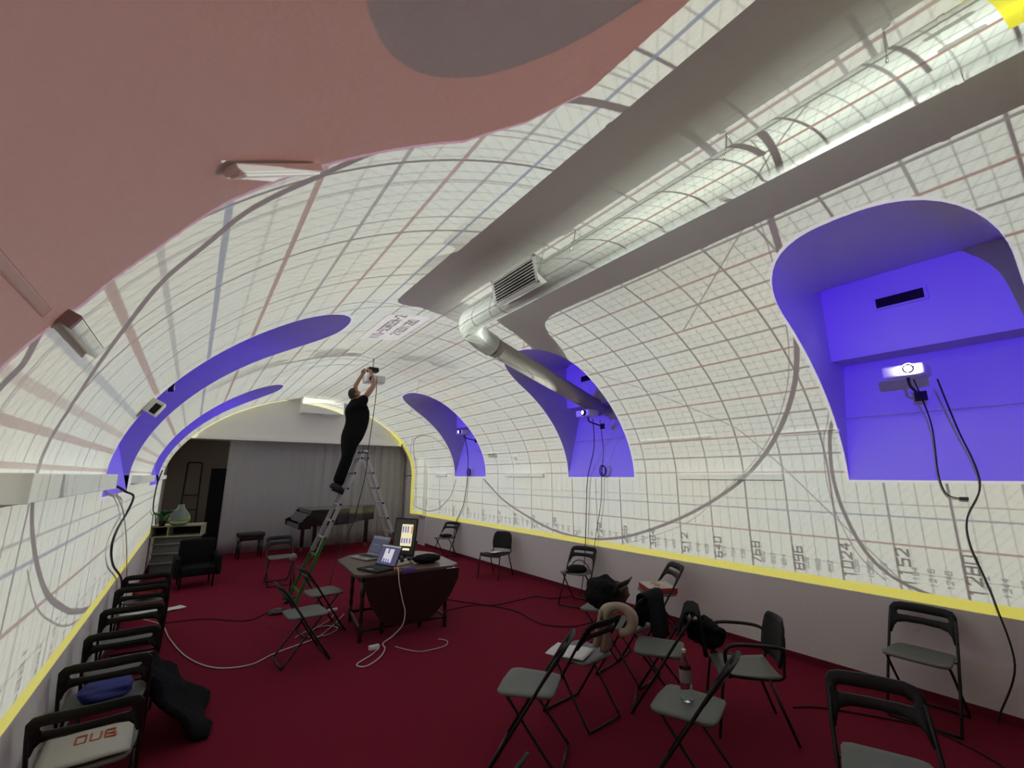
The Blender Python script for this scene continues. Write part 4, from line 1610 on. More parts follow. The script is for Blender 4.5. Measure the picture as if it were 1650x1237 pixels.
# head, tilted back to look up
hd = bpy.data.objects.new('head', None)
scene.collection.objects.link(hd)
hd.parent = MAN
hd.location = L(2.355, 3.60)
hd.rotation_euler = (0, math.radians(-32), 0)
hd.scale = (1.08, 1.08, 1.08)
bm = bmesh.new()
bmesh.ops.create_icosphere(bm, subdivisions=4, radius=1.0)
for v in bm.verts:
    x, y, z = v.co
    px, py, pz = x * 0.098, y * 0.078, z * 0.118
    if x > 0:                                  # face: flatten, chin, nose, brow, eye hollows
        px *= 0.93
        if z < -0.35:
            px += 0.012 * (-z - 0.35)
            py *= 1 - 0.30 * (-z - 0.35)
        px += 0.030 * math.exp(-((y / 0.16) ** 2 + ((z + 0.10) / 0.20) ** 2))
        px += 0.008 * math.exp(-(((z - 0.28) / 0.10) ** 2)) * math.exp(-((y / 0.6) ** 2))
        for s in (-1, 1):
            px -= 0.012 * math.exp(-(((y - s * 0.36) / 0.14) ** 2 + ((z - 0.08) / 0.12) ** 2))
        px += 0.006 * math.exp(-((y / 0.28) ** 2 + ((z + 0.52) / 0.07) ** 2))
        px -= 0.006 * math.exp(-((y / 0.3) ** 2 + ((z + 0.60) / 0.03) ** 2))
    else:
        if z < -0.3:
            px *= 1 - 0.45 * (-z - 0.3)
    v.co = Vector((px, py, pz))
link('face', bm, M_SKIN, hd, True)
bm = bmesh.new()
bmesh.ops.create_icosphere(bm, subdivisions=4, radius=1.0)
dele = [v for v in bm.verts if (v.co.x > 0.30 and v.co.z < 0.62) or v.co.z < -0.42]
bmesh.ops.delete(bm, geom=dele, context='VERTS')
for v in bm.verts:
    v.co = Vector((v.co.x * 0.103 - 0.002, v.co.y * 0.083, v.co.z * 0.122 + 0.001))
link('hair', bm, M_HAIR, hd, True)
for s in (-1, 1):
    bm = bmesh.new()
    bmesh.ops.create_icosphere(bm, subdivisions=2, radius=1.0)
    for v in bm.verts:
        v.co = Vector((v.co.x * 0.018 - 0.005, v.co.y * 0.009 + s * 0.082, v.co.z * 0.032 - 0.008))
    link('ear', bm, M_SKIN, hd, True)
    bm = bmesh.new()
    bmesh.ops.create_icosphere(bm, subdivisions=2, radius=0.010)
    link('eye', bm, M_WHITE, hd, True, (0.078, s * 0.029, 0.010))
skin_mesh('neck', [(L(2.37, 3.44), (0.060, 0.060)), (L(2.365, 3.51), (0.055, 0.055)), (L(2.36, 3.57), (0.055, 0.055))], [(0, 1), (1, 2)], M_SKIN, MAN)
for s, xx, zz in ((-1, 2.12, 1.885), (1, 2.20, 1.83)):
    bm = bmesh.new()
    prism(bm, [(-0.095, -0.03), (-0.10, 0.03), (-0.06, 0.085), (0.02, 0.085), (0.08, 0.045), (0.16, 0.015), (0.18, -0.01), (0.175, -0.035)], -0.045, 0.045, 'y')
    bmesh.ops.bevel(bm, geom=bm.edges[:], offset=0.012, segments=2, affect='EDGES')
    bmesh.ops.rotate(bm, cent=(0, 0, 0), matrix=Matrix.Rotation(math.radians(22), 3, 'Y'), verts=bm.verts)
    link('shoe', bm, mat('black_shoe', (0.03, 0.028, 0.028), 0.6), MAN, True, L(xx, zz, -0.09 * -s if False else s * 0.09))

# the projector he is fitting, on a short drop rod from the crown
t = empty('ceiling_projector', (2.62, LY, 4.12), 0, 'small white projector being fixed to the ceiling by the man', 'projector')
t.scale = (1.2, 1.2, 1.2)
t.location.z = 4.07
bm = bmesh.new()
box(bm, (0.03, 0, -0.12), (0.30, 0.24, 0.12), bevel=0.02, seg=3)
link('body', bm, M_WHITE, t, True)
bm = bmesh.new()
lathe(bm, [(0, -0.001), (0.036, -0.001), (0.04, 0.02), (0.03, 0.028), (0, 0.024)], (0, 0, 0), 20)
bmesh.ops.rotate(bm, cent=(0, 0, 0), matrix=Matrix.Rotation(PI / 2, 3, 'X'), verts=bm.verts)
link('lens', bm, M_BLACK, t, True, (-0.05, -0.12, -0.13))
bm = bmesh.new()
box(bm, (0, 0, 0.04), (0.16, 0.14, 0.075), bevel=0.012)
link('mount_block', bm, M_BLACK, t)
bm = bmesh.new()
tube(bm, [(0, 0, -0.09), (0, 0, 0.235)], 0.014, 8)
link('drop_rod', bm, M_ALU, t, True)
cable('ceiling_projector_cable', [(2.66, 8.16, 3.97), (2.66, 8.14, 3.6), (2.62, 8.12, 3.1), (2.58, 8.12, 2.6), (2.56, 8.10, 2.2), (2.48, 8.10, 1.7), (2.36, 8.06, 1.25), (2.2, 8.0, 0.9), (2.05, 7.9, 0.5), (2.0, 7.85, 0.02)], 0.007, M_CABLE_B, 'thin black cable hanging from the projector past the ladder to the floor')


# ------------------------------------------------------------------ recess projectors and their cables
def recess_projector(x, y, z, side, label, wall_x):
    """white projector on a wall arm; its lens throws across the room"""
    t = empty('wall_projector', (x, y, z), 0 if side > 0 else PI, label, 'projector', None)
    big = 1.5 if 'dazzling' in label else 1.0
    bm = bmesh.new()
    box(bm, (0.20, 0.05, 0.0), (0.26, 0.32, 0.11), bevel=0.02, seg=3)
    link('body', bm, M_WHITE, t, True)
    bm = bmesh.new()
    lathe(bm, [(0.030, 0.0), (0.045, 0.0), (0.05, 0.05), (0.045, 0.055), (0.030, 0.05)], (0, 0, 0), 20)
    bmesh.ops.rotate(bm, cent=(0, 0, 0), matrix=Matrix.Rotation(PI / 2, 3, 'Y'), verts=bm.verts)
    link('lens_ring', bm, M_BLACK, t, True, (0.02, 0, 0))
    bm = bmesh.new()
    bmesh.ops.create_uvsphere(bm, u_segments=20, v_segments=12, radius=0.036 * big)
    for v in bm.verts:
        v.co.x *= 0.5
    link('lens', bm, M_LENS, t, True, (0.042, 0, 0))
    L_ = abs(wall_x - x)
    bm = bmesh.new()
    tube(bm, smooth_pts([(0.22, 0.05, -0.05), (0.24, 0.05, -0.13), (L_ * 0.7, 0.05, -0.17), (L_, 0.05, -0.20)], 5), 0.013, 8)
    link('wall_arm', bm, M_BLACK, t, True)
    bm = bmesh.new()
    box(bm, (L_ - 0.008, 0.05, -0.20), (0.016, 0.10, 0.10), bevel=0.004)
    link('wall_plate', bm, M_BLACK, t)
    return t


for (x, y, z), lab in zip(RIGHT_PROJ, ('dazzling white projector in the nearest right recess', 'white projector with lit lens in the middle right recess below the duct', 'white projector with lit lens in the farthest right recess')):
    recess_projector(x + 0.01, y, z, 1, lab, XR)
for (x, y, z), lab in zip(LEFT_PROJ[1:], ('projector tucked inside the nearer violet recess of the left vault', 'projector tucked inside the farther violet recess of the left vault')):
    recess_projector(x - 0.01 - 0.0, y, z, -1, lab, XL)

cable('projector_cable', [(5.62, 1.06, 3.02), (5.86, 1.04, 2.6), (5.86, 1.06, 2.13), (5.9, 1.04, 1.93), (5.93, 0.96, 1.885)], 0.006, M_CABLE_B, 'shorter black cable under the dazzling projector ending in a dangling plug')
bm = bmesh.new()
box(bm, (0, 0, 0), (0.04, 0.06, 0.03), bevel=0.006)
tag(link('dangling_plug', bm, M_BLACK, None, False, (5.93, 0.93, 1.885)), 'black plug dangling below the nearest right recess', 'plug')
cable('projector_cable', [(5.66, 0.90, 3.0), (5.84, 0.86, 2.53), (5.86, 0.80, 2.19), (5.9, 0.81, 1.97), (5.9, 0.93, 1.71), (5.92, 0.95, 1.47), (5.94, 0.90, 1.17), (5.94, 0.87, 0.97), (5.92, 0.83, 0.5), (5.93, 0.99, 0.06), (5.90, 1.0, 0.012)], 0.007, M_CABLE_B, 'long black cable from the dazzling projector down the right wall to the carpet')
cable('projector_cable', [(5.62, 5.35, 3.08), (5.9, 5.61, 2.61), (5.92, 5.82, 2.05), (5.93, 5.89, 1.5), (5.93, 5.95, 0.86), (5.9, 6.0, 0.3), (5.86, 6.05, 0.012)], 0.008, M_CABLE_B, 'black cable hanging from the middle recess behind the cap chair')
cable('projector_cable', [(5.66, 5.22, 3.05), (5.9, 5.39, 2.54), (5.93, 5.48, 2.11), (5.93, 5.53, 1.62), (5.93, 5.7, 0.97), (5.92, 5.8, 0.35), (5.88, 5.75, 0.012)], 0.006, M_CABLE_B, 'thinner cable hanging right beside the one from the middle recess')
cable('projector_cable', [(5.62, 9.9, 3.1), (5.9, 10.19, 2.6), (5.95, 10.3, 1.95), (5.96, 10.5, 1.3), (5.965, 10.9, 0.80), (5.965, 11.0, 0.012)], 0.010, M_CABLE_B, 'black cable hanging from the farthest right recess')
for (yy, zz, n_, lab) in ((5.43, 2.18, 3, 'coil of black cable on the sill of the middle right recess'), (10.15, 2.18, 3, 'coil of black cable on the sill of the farthest right recess')):
    bm = bmesh.new()
    for k in range(n_):
        pts = [(0.02 * k, 0.07 * math.cos(a / 16 * 2 * PI + k) * (1 - 0.12 * k), 0.10 * math.sin(a / 16 * 2 * PI + k) * (1 - 0.1 * k)) for a in range(17)]
        tube(bm, pts, 0.007, 6)
    tag(link('cable_coil', bm, M_CABLE_B, None, True, (5.90, yy, zz)), lab, 'cable')
cable('projector_cable', [(-0.56, 4.98, 2.03), (-0.52, 5.2, 2.0), (-0.49, 5.5, 1.95), (-0.50, 6.42, 1.87), (-0.55, 6.66, 1.69), (-0.56, 6.17, 1.57), (-0.56, 5.93, 1.42), (-0.56, 6.31, 1.19), (-0.56, 7.58, 0.79), (-0.55, 7.8, 0.3), (-0.54, 7.9, 0.012)], 0.011, M_CABLE_B, 'black cable looping out of the nearer violet recess on the left wall')
cable('white_mains_cable', [(-0.50, 5.3, 1.96), (-0.57, 5.7, 1.92), (-0.57, 6.5, 1.71), (-0.57, 7.4, 1.3), (-0.57, 8.2, 0.8), (-0.50, 8.5, 0.2), (-0.35, 8.9, 0.012), (-0.1, 8.4, 0.010), (0.01, 7.68, 0.010), (0.2, 6.82, 0.010), (0.45, 6.28, 0.010), (0.77, 6.13, 0.010), (1.04, 6.32, 0.010), (1.33, 6.46, 0.010), (1.60, 6.60, 0.010), (1.93, 7.04, 0.010), (2.15, 7.4, 0.010)], 0.008, M_CABLE_W, 'white cable from the left recess crossing the red carpet to the table')
cable('projector_cable', [(-0.5, 11.2, 2.2), (-0.54, 11.1, 1.95), (-0.56, 11.24, 1.66), (-0.56, 11.6, 1.4), (-0.56, 12.6, 1.24), (-0.56, 13.2, 1.0)], 0.012, M_CABLE_B, 'black cable dropping from the farther violet recess of the left wall')
cable('table_cable', [(2.42, 6.05, 0.860), (2.41, 5.97, 0.845), (2.41, 5.92, 0.70), (2.46, 5.90, 0.48), (2.50, 5.89, 0.33), (2.47, 5.88, 0.18), (2.36, 5.92, 0.06), (2.22, 5.88, 0.010), (2.18, 5.70, 0.010), (2.04, 5.48, 0.010), (1.83, 5.33, 0.010), (1.76, 5.44, 0.010), (1.97, 5.60, 0.010), (2.12, 5.75, 0.010)], 0.008, M_CABLE_W, 'white cable hanging over the front leaf of the table to the carpet')
bm = bmesh.new()
box(bm, (0, 0, 0.025), (0.13, 0.06, 0.05), bevel=0.012)
tag(link('adapter_block', bm, M_WHITE, None, False, (2.07, 5.78, 0.0)), 'white adapter block on the carpet before the table', 'adapter')
cable('floor_cable', [(2.31, 5.70, 0.008), (2.40, 5.50, 0.008), (2.52, 5.36, 0.008), (2.81, 5.35, 0.008), (2.92, 5.48, 0.008), (2.86, 5.62, 0.008)], 0.005, M_CABLE_W, 'thin pale cable curling on the carpet right of the adapter block')
cable('floor_cable', [(1.35, 6.75, 0.010), (1.55, 6.95, 0.010), (1.80, 7.0, 0.010), (1.9, 6.8, 0.010), (1.72, 6.62, 0.010), (1.50, 6.7, 0.010), (1.6, 6.9, 0.022), (1.9, 7.25, 0.010), (2.02, 7.5, 0.010)], 0.006, M_CABLE_W, 'tangle of pale cable on the carpet left of the table')
bm = bmesh.new()
box(bm, (0, 0, 0.02), (0.16, 0.055, 0.04), bevel=0.008)
tag(link('floor_socket', bm, M_WHITE, None, False, (2.04, 7.68, 0.0)), 'white socket block on the carpet by the left table leg', 'socket')
M_FC = mat('dark_floor_cable', (0.03, 0.003, 0.006), 0.8)
cable('dark_floor_cable', [(3.75, 7.31, 0.008), (4.05, 6.77, 0.008), (4.33, 6.44, 0.008), (5.13, 6.46, 0.008), (5.3, 6.2, 0.008), (5.7, 6.1, 0.008)], 0.009, M_FC, 'dark cable on the carpet from the table to the cap chair')
cable('dark_floor_cable', [(3.47, 6.65, 0.008), (4.1, 6.6, 0.008), (4.38, 5.99, 0.008), (4.33, 5.31, 0.008), (4.6, 4.95, 0.008), (5.1, 4.9, 0.008)], 0.009, M_FC, 'dark cable on the carpet winding toward the coat chair')
cable('dark_floor_cable', [(-0.1, 8.5, 0.008), (0.4, 8.38, 0.008), (0.92, 7.93, 0.008), (1.3, 8.3, 0.008), (1.5, 8.1, 0.008)], 0.008, M_FC, 'dark cable on the carpet between left row and ladder')
cable('dark_floor_cable', [(4.75, 2.15, 0.008), (4.95, 2.0, 0.008), (5.2, 1.6, 0.008), (5.3, 1.3, 0.008), (5.1, 0.9, 0.008), (4.8, 0.7, 0.008)], 0.008, M_FC, 'dark cable on the carpet in front of the lone right wall chair')

# ------------------------------------------------------------------ things on the chairs
def blob(name, c, s, m, label, cat, seed=1, rough=0.12, zmin=None, sub=4):
    rng = random.Random(seed)
    ph = [rng.uniform(0, 6) for _ in range(6)]
    bm = bmesh.new()
    bmesh.ops.create_icosphere(bm, subdivisions=sub, radius=1.0)
    for v in bm.verts:
        x, y, z = v.co
        n_ = 1 + rough * (math.sin(x * 4 + ph[0]) * math.sin(y * 5 + ph[1]) + 0.6 * math.sin(z * 7 + ph[2] + x * 3) + 0.35 * math.sin(y * 13 + z * 9 + ph[3]))
        v.co = Vector((x * s[0] * n_, y * s[1] * n_, z * s[2] * n_))
        if zmin is not None:
            v.co.z = max(zmin, v.co.z)
    o = link(name, bm, m, None, True, c)
    return tag(o, label, cat)


def draped(name, loc, a, width, drops, m, label, cat, seed=0, top=0.885, flare=0.0):
    """cloth hung over a chair back: falls in front and behind, with folds"""
    bm = bmesh.new()
    rows = []
    f_, b_ = drops
    path = []
    for i in range(10):
        u = i / 9
        path.append((0.05 + 0.06 * u ** 1.2, top - 0.02 - f_ * (1 - 0) * u))
    front = path[::-1]
    back = [(-0.07 - 0.03 * (i / 9), top - 0.02 - b_ * i / 9) for i in range(10)]
    full = front + [(0.02, top + 0.01), (-0.03, top + 0.012)] + back
    for k, (x, z) in enumerate(full):
        row = []
        low = (top - z) / max(f_, b_)
        for j in range(15):
            v = j / 14 - 0.5
            wv = 0.022 * math.sin(j * 1.5 + seed) * (0.3 + low)
            sx = 1 if x > 0 else -1
            row.append((x + sx * abs(wv) + 0.01, v * width * (1 + flare * low + 0.05 * math.sin(seed + k)), z + 0.02 * low * math.sin(j * 0.9 + seed * 2)))
        rows.append(row)
    shell(bm, rows, 0.012)
    o = link(name, bm, m, None, True, loc)
    o.rotation_euler = (0, 0, a)
    return tag(o, label, cat)


def back_pos(i, dx=-0.29):
    x, y, a, _ = CH[i]
    a = math.radians(a)
    return (x + dx * math.cos(a), y + dx * math.sin(a), 0.0), a


def seat_pos(i, dx=0.0, dy=0.0, z=0.518):
    x, y, a, _ = CH[i]
    a = math.radians(a)
    return (x + dx * math.cos(a) - dy * math.sin(a), y + dx * math.sin(a) + dy * math.cos(a), z)


def sheet(name, loc, a, s, label, m=None, curl=0.004, cat='paper'):
    bm = bmesh.new()
    rows = []
    for i in range(9):
        rows.append([((i / 8 - 0.5) * s[0], (j / 6 - 0.5) * s[1], curl * (math.sin(i * 0.8) + 0.6 * math.cos(j * 1.1 + i * 0.3)) + curl * 1.7) for j in range(7)])
    shell(bm, rows, 0.001)
    o = link(name, bm, m or M_PAPER, None, True, loc)
    o.rotation_euler = (0, 0, a)
    return tag(o, label, cat)


# cream scarf: a thick looped roll over the back corner and two hanging tails
M_SCARF = mat('cream_knit', (0.46, 0.40, 0.31), 0.95, bump=0.5, scale=60)
p, a = back_pos(3)
t = empty('cream_scarf', (p[0] + 0.10, p[1] + 0.01, 0), a, 'cream knitted scarf looped over a chair back corner', 'scarf')
t.scale = (1.12, 1.12, 1.12)
bm = bmesh.new()
tube(bm, smooth_pts([(0.07, -0.02, 0.70), (0.065, 0.0, 0.78), (0.02, -0.01, 0.825), (-0.04, -0.07, 0.83), (-0.09, -0.12, 0.78), (-0.10, -0.13, 0.71), (-0.075, -0.09, 0.65), (-0.04, -0.03, 0.645)], 5), [0.040 + 0.008 * math.sin(k * 0.35) for k in range(36)], 12)
link('loop', bm, M_SCARF, t, True)
for k_, (y0_, wd_, zb_) in enumerate(((-0.05, 0.075, 0.47), (0.035, 0.065, 0.52))):
    bm = bmesh.new()
    rows = []
    for i in range(12):
        u = i / 11
        rows.append([(0.065 + 0.05 * u + 0.010 * math.sin(j * 1.6 + k_), y0_ + (j / 8 - 0.5) * 2 * wd_ * (0.55 + 0.5 * u), 0.80 + (zb_ - 0.80) * u + 0.01 * math.sin(j)) for j in range(9)])
    shell(bm, rows, 0.014)
    link('tail', bm, M_SCARF, t, True)
t.location = (CH[3][0] - 0.275 * math.cos(a) + 0.10, CH[3][1] - 0.275 * math.sin(a), 0)
sheet('paper_sheet', seat_pos(3, 0.06, 0.10), math.radians(CH[3][2] + 20), (0.36, 0.30), 'white paper on the seat of the scarf chair')
p, a = back_pos(4)
draped('black_coat', p, a, 0.36, (0.34, 0.42), M_CLOTH, 'long black coat draped over the back of a chair beside the scarf chair', 'coat', 3)
blob('coat_bundle', (4.22, 3.95, 0.70), (0.22, 0.20, 0.20), M_CLOTH, 'black and brown garments heaped behind the draped black coat', 'garments', 5, 0.08)
blob('brown_jacket', (4.46, 3.98, 0.66), (0.20, 0.15, 0.13), mat('brown_cloth', (0.07, 0.022, 0.018), 0.95, bump=0.5), 'dark red-brown jacket beside the heaped black garments', 'jacket', 8, 0.08)
# a folding chair under the heap
o = copy_tree(proto)
o.location = (4.32, 4.05, 0)
o.rotation_euler = (0, 0, math.radians(110))
o.scale = (1.12, 1.12, 1.12)
tag(o, 'folding chair buried under the heaped dark garments', 'chair', 'black folding chairs about the room')
p, a = back_pos(8)
draped('black_jacket', p, a, 0.40, (0.20, 0.34), M_CLOTH, 'black jacket bunched on the back of the chair behind the bottle chair', 'jacket', 1)
blob('jacket_hood', (p[0] - 0.02 + 0.20, p[1] - 0.02, 0.64), (0.15, 0.16, 0.13), M_CLOTH, 'puffed black hood hanging right of the bunched jacket', 'jacket', 11, 0.12)
# round cap on chair 5, papers
t = empty('round_cap', seat_pos(5, 0.02, 0.0), 0, 'round black peaked cap on the chair by the right wall', 'cap')
bm = bmesh.new()
lathe(bm, [(0.0, 0.0), (0.15, 0.0), (0.17, 0.02), (0.165, 0.045), (0.13, 0.075), (0.06, 0.088), (0.0, 0.09)], (0, 0, 0), 24)
link('crown', bm, M_CLOTH, t, True)
bm = bmesh.new()
prism(bm, [(-0.12, -0.06), (-0.22, -0.05), (-0.245, 0.0), (-0.22, 0.05), (-0.12, 0.06)], 0.0, 0.012, 'z')
link('peak', bm, M_CLOTH, t)
t = empty('bag_strap', seat_pos(5, -0.10, 0.0, 0.520), math.radians(200), 'thin black strap arching over the cap chair seat', 'strap')
bm = bmesh.new()
tube(bm, smooth_pts([(0, -0.17, 0.0), (0, -0.12, 0.10), (0, 0.0, 0.15), (0, 0.13, 0.09), (0, 0.17, 0.0)], 6), 0.008, 6)
link('band', bm, M_BLACK, t, True)
blob('black_cushion', seat_pos(6, 0.0, 0.0, 0.552), (0.17, 0.17, 0.035), M_CLOTH, 'flat black cushion on the farthest right wall chair', 'cushion', 2, 0.05)
sheet('paper_sheet', (5.42, 8.13, 0.502), 0.4, (0.26, 0.20), 'white paper on the black stacking chair')
# flat pizza-style box
t = empty('flat_box', seat_pos(7, 0.0, 0.0, 0.517), math.radians(148), 'flat red box with white printed lid on a chair by the right wall', 'box')
bm = bmesh.new()
box(bm, (0, 0, 0.035), (0.40, 0.40, 0.068), bevel=0.004)
link('box_body', bm, mat('red_card', (0.42, 0.03, 0.04), 0.6), t)
bm = bmesh.new()
box(bm, (0, 0, 0.073), (0.40, 0.40, 0.008), bevel=0.002)
link('box_lid', bm, mat('card_white', (0.55, 0.50, 0.46), 0.6), t)
bm = bmesh.new()
for k in range(7):
    box(bm, (0.02 * (k % 3), -0.13 + k * 0.042, 0.0785), (0.10 - 0.02 * (k % 2), 0.018, 0.001))
link('print', bm, mat('red_print', (0.40, 0.06, 0.04), 0.6), t)
# water bottle
t = empty('water_bottle', seat_pos(9, 0.03, -0.02, 0.516), 0, 'tall clear plastic water bottle standing on a chair seat', 'bottle')
bm = bmesh.new()
lathe(bm, [(0.0, 0.0), (0.036, 0.0), (0.042, 0.012), (0.042, 0.05), (0.039, 0.06), (0.042, 0.07), (0.042, 0.11), (0.039, 0.12), (0.042, 0.13), (0.042, 0.20), (0.040, 0.23), (0.030, 0.268), (0.016, 0.295), (0.0135, 0.31), (0.0135, 0.318), (0.0, 0.318)], (0, 0, 0), 24)
link('bottle_body', bm, M_GLASS, t, True)
bm = bmesh.new()
lathe(bm, [(0.0425, 0.125), (0.0432, 0.128), (0.0432, 0.205), (0.0425, 0.208)], (0, 0, 0), 24)
link('bottle_label', bm, mat('pale_label', (0.35, 0.37, 0.37), 0.4, trans=0.4), t, True)
bm = bmesh.new()
lathe(bm, [(0.0, 0.335), (0.015, 0.335), (0.0165, 0.332), (0.0165, 0.312), (0.0, 0.312)], (0, 0, 0), 18)
link('cap', bm, mat('cap_white', (0.6, 0.62, 0.62), 0.4), t, True)
# left row
t = empty('carrier_bag', seat_pos(13, 0.0, 0.0, 0.517), math.radians(92), 'crumpled white carrier bag with orange-red lettering on the nearest left row chair', 'bag')
bm = bmesh.new()
rows = []
for i in range(13):
    rows.append([((i / 12 - 0.5) * 0.40, (j / 10 - 0.5) * 0.40, 0.012 + 0.022 * math.sin(PI * i / 12) * math.sin(PI * j / 10) + 0.004 * abs(math.sin(i * 1.9 + j * 0.7))) for j in range(11)])
shell(bm, rows, 0.012)
link('bag_sheet', bm, mat('bag_white', (0.50, 0.50, 0.44), 0.5), t, True)
bm = bmesh.new()
F = stroke_font()
F['U'] = [[(0, 6), (0, 0), (4, 0), (4, 6)]]
F['A'] = [[(0, 0), (2, 6), (4, 0)], [(1, 2.5), (3, 2.5)]]
for i, ch in enumerate('0U6'):
    for pl in F[ch]:
        for (a0, b0_), (a1, b1_) in zip(pl[:-1], pl[1:]):
            y0_, y1_ = 0.06 - (i * 6 + a0) * 0.011, 0.06 - (i * 6 + a1) * 0.011
            tube(bm, [(b0_ * 0.016 - 0.02, y0_, 0.046), (b1_ * 0.016 - 0.02, y1_, 0.046)], 0.006, 5)
link('lettering', bm, mat('orange_red_print', (0.42, 0.09, 0.03), 0.6), t)
blob('blue_bundle', seat_pos(14, -0.02, 0.0, 0.588), (0.15, 0.18, 0.07), mat('blue_cloth', (0.018, 0.028, 0.20), 0.6, bump=0.3), 'royal blue folded bundle on a left row chair', 'bundle', 4, 0.08)
sheet('paper_sheet', seat_pos(16, 0.02, 0.02), math.radians(95), (0.30, 0.34), 'white sheets on a left row chair before the red cushion', None, 0.006)
blob('red_cushion', seat_pos(17, 0.0, 0.0, 0.60), (0.15, 0.19, 0.08), mat('red_cloth', (0.25, 0.012, 0.015), 0.8, bump=0.3), 'bright red cushion on a left row chair', 'cushion', 6, 0.05)
# black coat spilling from the row to the carpet
bm = bmesh.new()
rows = []
for i in range(15):
    u = i / 14
    row = []
    for j in range(11):
        v = j / 10 - 0.5
        x = -0.10 + 0.46 * u + 0.03 * math.sin(i * 0.9 + j)
        z = 0.56 * (1 - u) ** 1.3 + 0.05 + 0.03 * math.sin(j * 1.8 + i * 0.4)
        y = 4.95 + v * (0.62 + 0.35 * u) + 0.25 * u
        row.append((x, y, max(0.02, z)))
    rows.append(row)
shell(bm, rows, 0.05)
tag(link('spilled_coat', bm, M_CLOTH, None, True), 'black coat spilling from the left row down to the carpet', 'coat')
# papers on the carpet
sheet('paper_sheet', (0.0, 9.3, 0.008), 0.5, (0.30, 0.21), 'white paper on the carpet beside the left row')
sheet('paper_sheet', (4.98, 9.42, 0.008), 0.2, (0.42, 0.16), 'white paper on the carpet beyond the table')

# ------------------------------------------------------------------ corner cabinet with glass vase and plant
M_CAB = mat('pale_green_cabinet', (0.42, 0.45, 0.30), 0.5)
t = empty('corner_cabinet', (-0.10, 12.9, 0), math.radians(-10), 'pale open-fronted cabinet in the far left corner', 'cabinet')
bm = bmesh.new()
box(bm, (0, 0, 0.985), (0.95, 0.5, 0.03), bevel=0.005)
link('cabinet_top', bm, M_CAB, t)
bm = bmesh.new()
box(bm, (0, 0, 0.765), (0.95, 0.5, 0.03), bevel=0.005)
link('shelf', bm, M_CAB, t)
for x in (-0.46, -0.16, 0.46):
    bm = bmesh.new()
    box(bm, (x, 0, 0.875), (0.03, 0.5, 0.20), bevel=0.004)
    link('divider', bm, M_CAB, t)
bm = bmesh.new()
box(bm, (0, 0.235, 0.875), (0.90, 0.02, 0.20))
link('back_panel', bm, M_DARK, t)
bm = bmesh.new()
box(bm, (-0.02, 0.05, 0.375), (0.78, 0.38, 0.75), bevel=0.01)
link('pedestal', bm, mat('grey_pedestal', (0.16, 0.17, 0.16), 0.6), t)
for k, z in enumerate((0.2, 0.4, 0.6)):
    bm = bmesh.new()
    box(bm, (-0.02, -0.16, z), (0.80, 0.06, 0.03), bevel=0.004)
    link('ledge', bm, mat('pale_ledge', (0.30, 0.32, 0.28), 0.6), t)
t = empty('glass_vase', (-0.12, 12.55, 1.001), 0, 'bulbous clear glass carafe on the corner cabinet', 'vase')
bm = bmesh.new()
prof = [(0.0, 0.0), (0.10, 0.0), (0.17, 0.05), (0.20, 0.13), (0.19, 0.21), (0.13, 0.31), (0.07, 0.38), (0.055, 0.43), (0.065, 0.46)]
lathe(bm, prof + [(r_ - 0.006, z_) for r_, z_ in prof[::-1] if r_ > 0.01 and z_ > 0.0] + [(0.0, 0.008)], (0, 0, 0), 28)
link('vase_body', bm, mat('greenish_glass', (0.80, 0.95, 0.85), 0.04, trans=0.9, ior=1.25), t, True)
t = empty('potted_plant', (-0.42, 12.62, 1.001), 0, 'green broad-leaved plant left of the glass carafe', 'plant')
bm = bmesh.new()
lathe(bm, [(0, 0), (0.05, 0), (0.065, 0.10), (0.07, 0.11), (0.055, 0.11), (0.0, 0.10)], (0, 0, 0), 16)
link('pot', bm, M_DARK, t, True)
M_LEAF = mat('leaf_green', (0.03, 0.13, 0.03), 0.5, var=0.3)
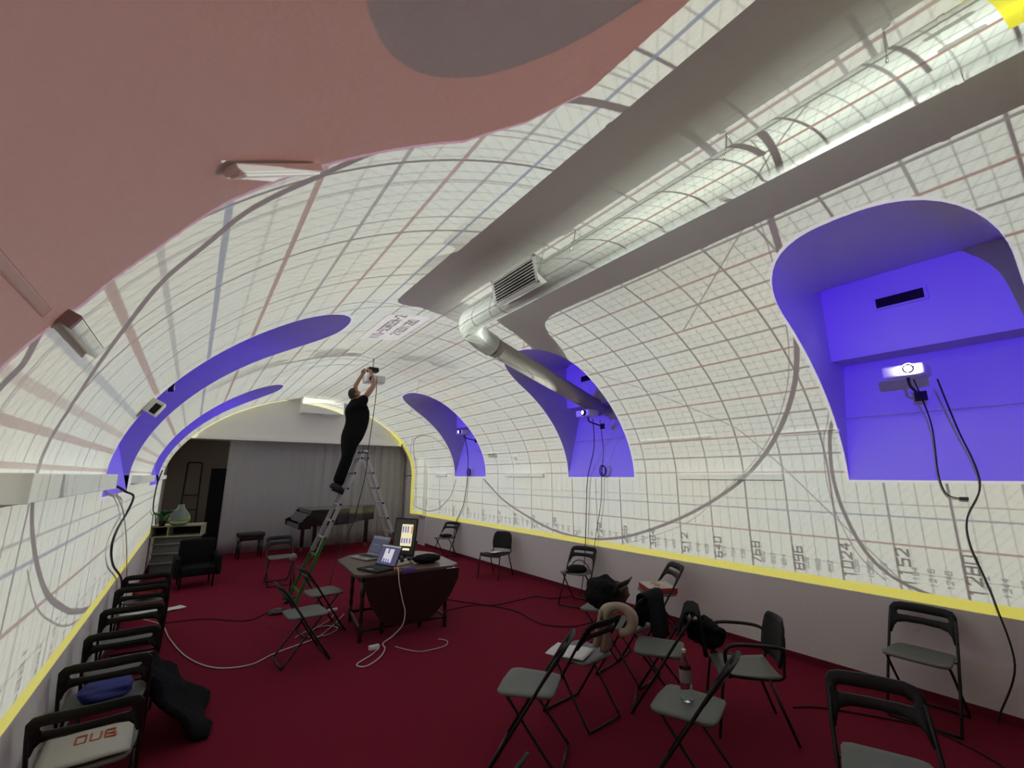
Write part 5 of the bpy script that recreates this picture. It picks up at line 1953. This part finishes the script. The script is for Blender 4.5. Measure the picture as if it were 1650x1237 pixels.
for k in range(9):
    an = k * 2.4
    bm = bmesh.new()
    L2 = 0.26 + 0.06 * math.sin(k * 2)
    rows = []
    for i in range(7):
        u = i / 6
        wd = 0.055 * math.sin(PI * min(1, u * 0.95 + 0.05))
        ct = Vector((math.cos(an), math.sin(an), 0)) * (0.02 + L2 * u * 0.9)
        z = 0.12 + 0.30 * u - 0.18 * u * u + 0.05 * (k % 3)
        sd = Vector((-math.sin(an), math.cos(an), 0))
        rows.append([tuple(ct + sd * wd * q + Vector((0, 0, z - 0.012 * abs(q)))) for q in (-1, 0, 1)])
    shell(bm, rows, 0.002)
    link('leaf', bm, M_LEAF, t, True)

# the dark step ladder leaning in the far left corner
t = empty('leaning_steps', (0.02, 15.6, 0), 0, 'dark folded step ladder leaning by the doorway behind the arch', 'ladder')
for s in (-1, 1):
    bm = bmesh.new()
    tube(bm, [(s * 0.21, -0.25, 0.0), (s * 0.19, 0.0, 1.2), (s * 0.17, 0.12, 2.2)], 0.017, 8)
    link('stile', bm, M_BLACK, t, True)
bm = bmesh.new()
tube(bm, smooth_pts([(-0.17, 0.12, 2.2), (-0.165, 0.14, 2.42), (-0.11, 0.15, 2.46), (0.11, 0.15, 2.46), (0.165, 0.14, 2.42), (0.17, 0.12, 2.2)], 5), 0.017, 8)
link('hand_loop', bm, M_BLACK, t, True)
for k, z in enumerate((0.35, 0.75, 1.15, 1.55)):
    bm = bmesh.new()
    box(bm, (0, -0.20 + z * 0.17, z), (0.38, 0.09, 0.03), bevel=0.004)
    link('tread', bm, M_BLACK, t)
# bundle of fabric/vegetation at the ladder foot: small paper figure on the floor
blob('grey_rag', (1.30, 8.05, 0.035), (0.10, 0.08, 0.04), mat('grey_rag_cloth', (0.12, 0.10, 0.10), 0.9), 'small crumpled grey rag on the carpet left of the ladder foot', 'rag', 9, 0.2)
t = empty('tripod_lamp', (1.62, 8.9, 0), 0, 'small round lamp head on a stem beside the green ladder stiles', 'lamp')
bm = bmesh.new()
tube(bm, [(0, 0, 0.01), (0, 0, 0.62)], 0.012, 8)
link('stem', bm, M_BLACK, t, True)
bm = bmesh.new()
lathe(bm, [(0, 0), (0.11, 0), (0.11, 0.015), (0.02, 0.03), (0, 0.03)], (0, 0, 0), 18)
link('base', bm, M_BLACK, t, True)
bm = bmesh.new()
bmesh.ops.create_uvsphere(bm, u_segments=18, v_segments=10, radius=0.065)
link('lamp_head', bm, mat('lamp_grey', (0.22, 0.2, 0.19), 0.5), t, True, (0, 0, 0.68))
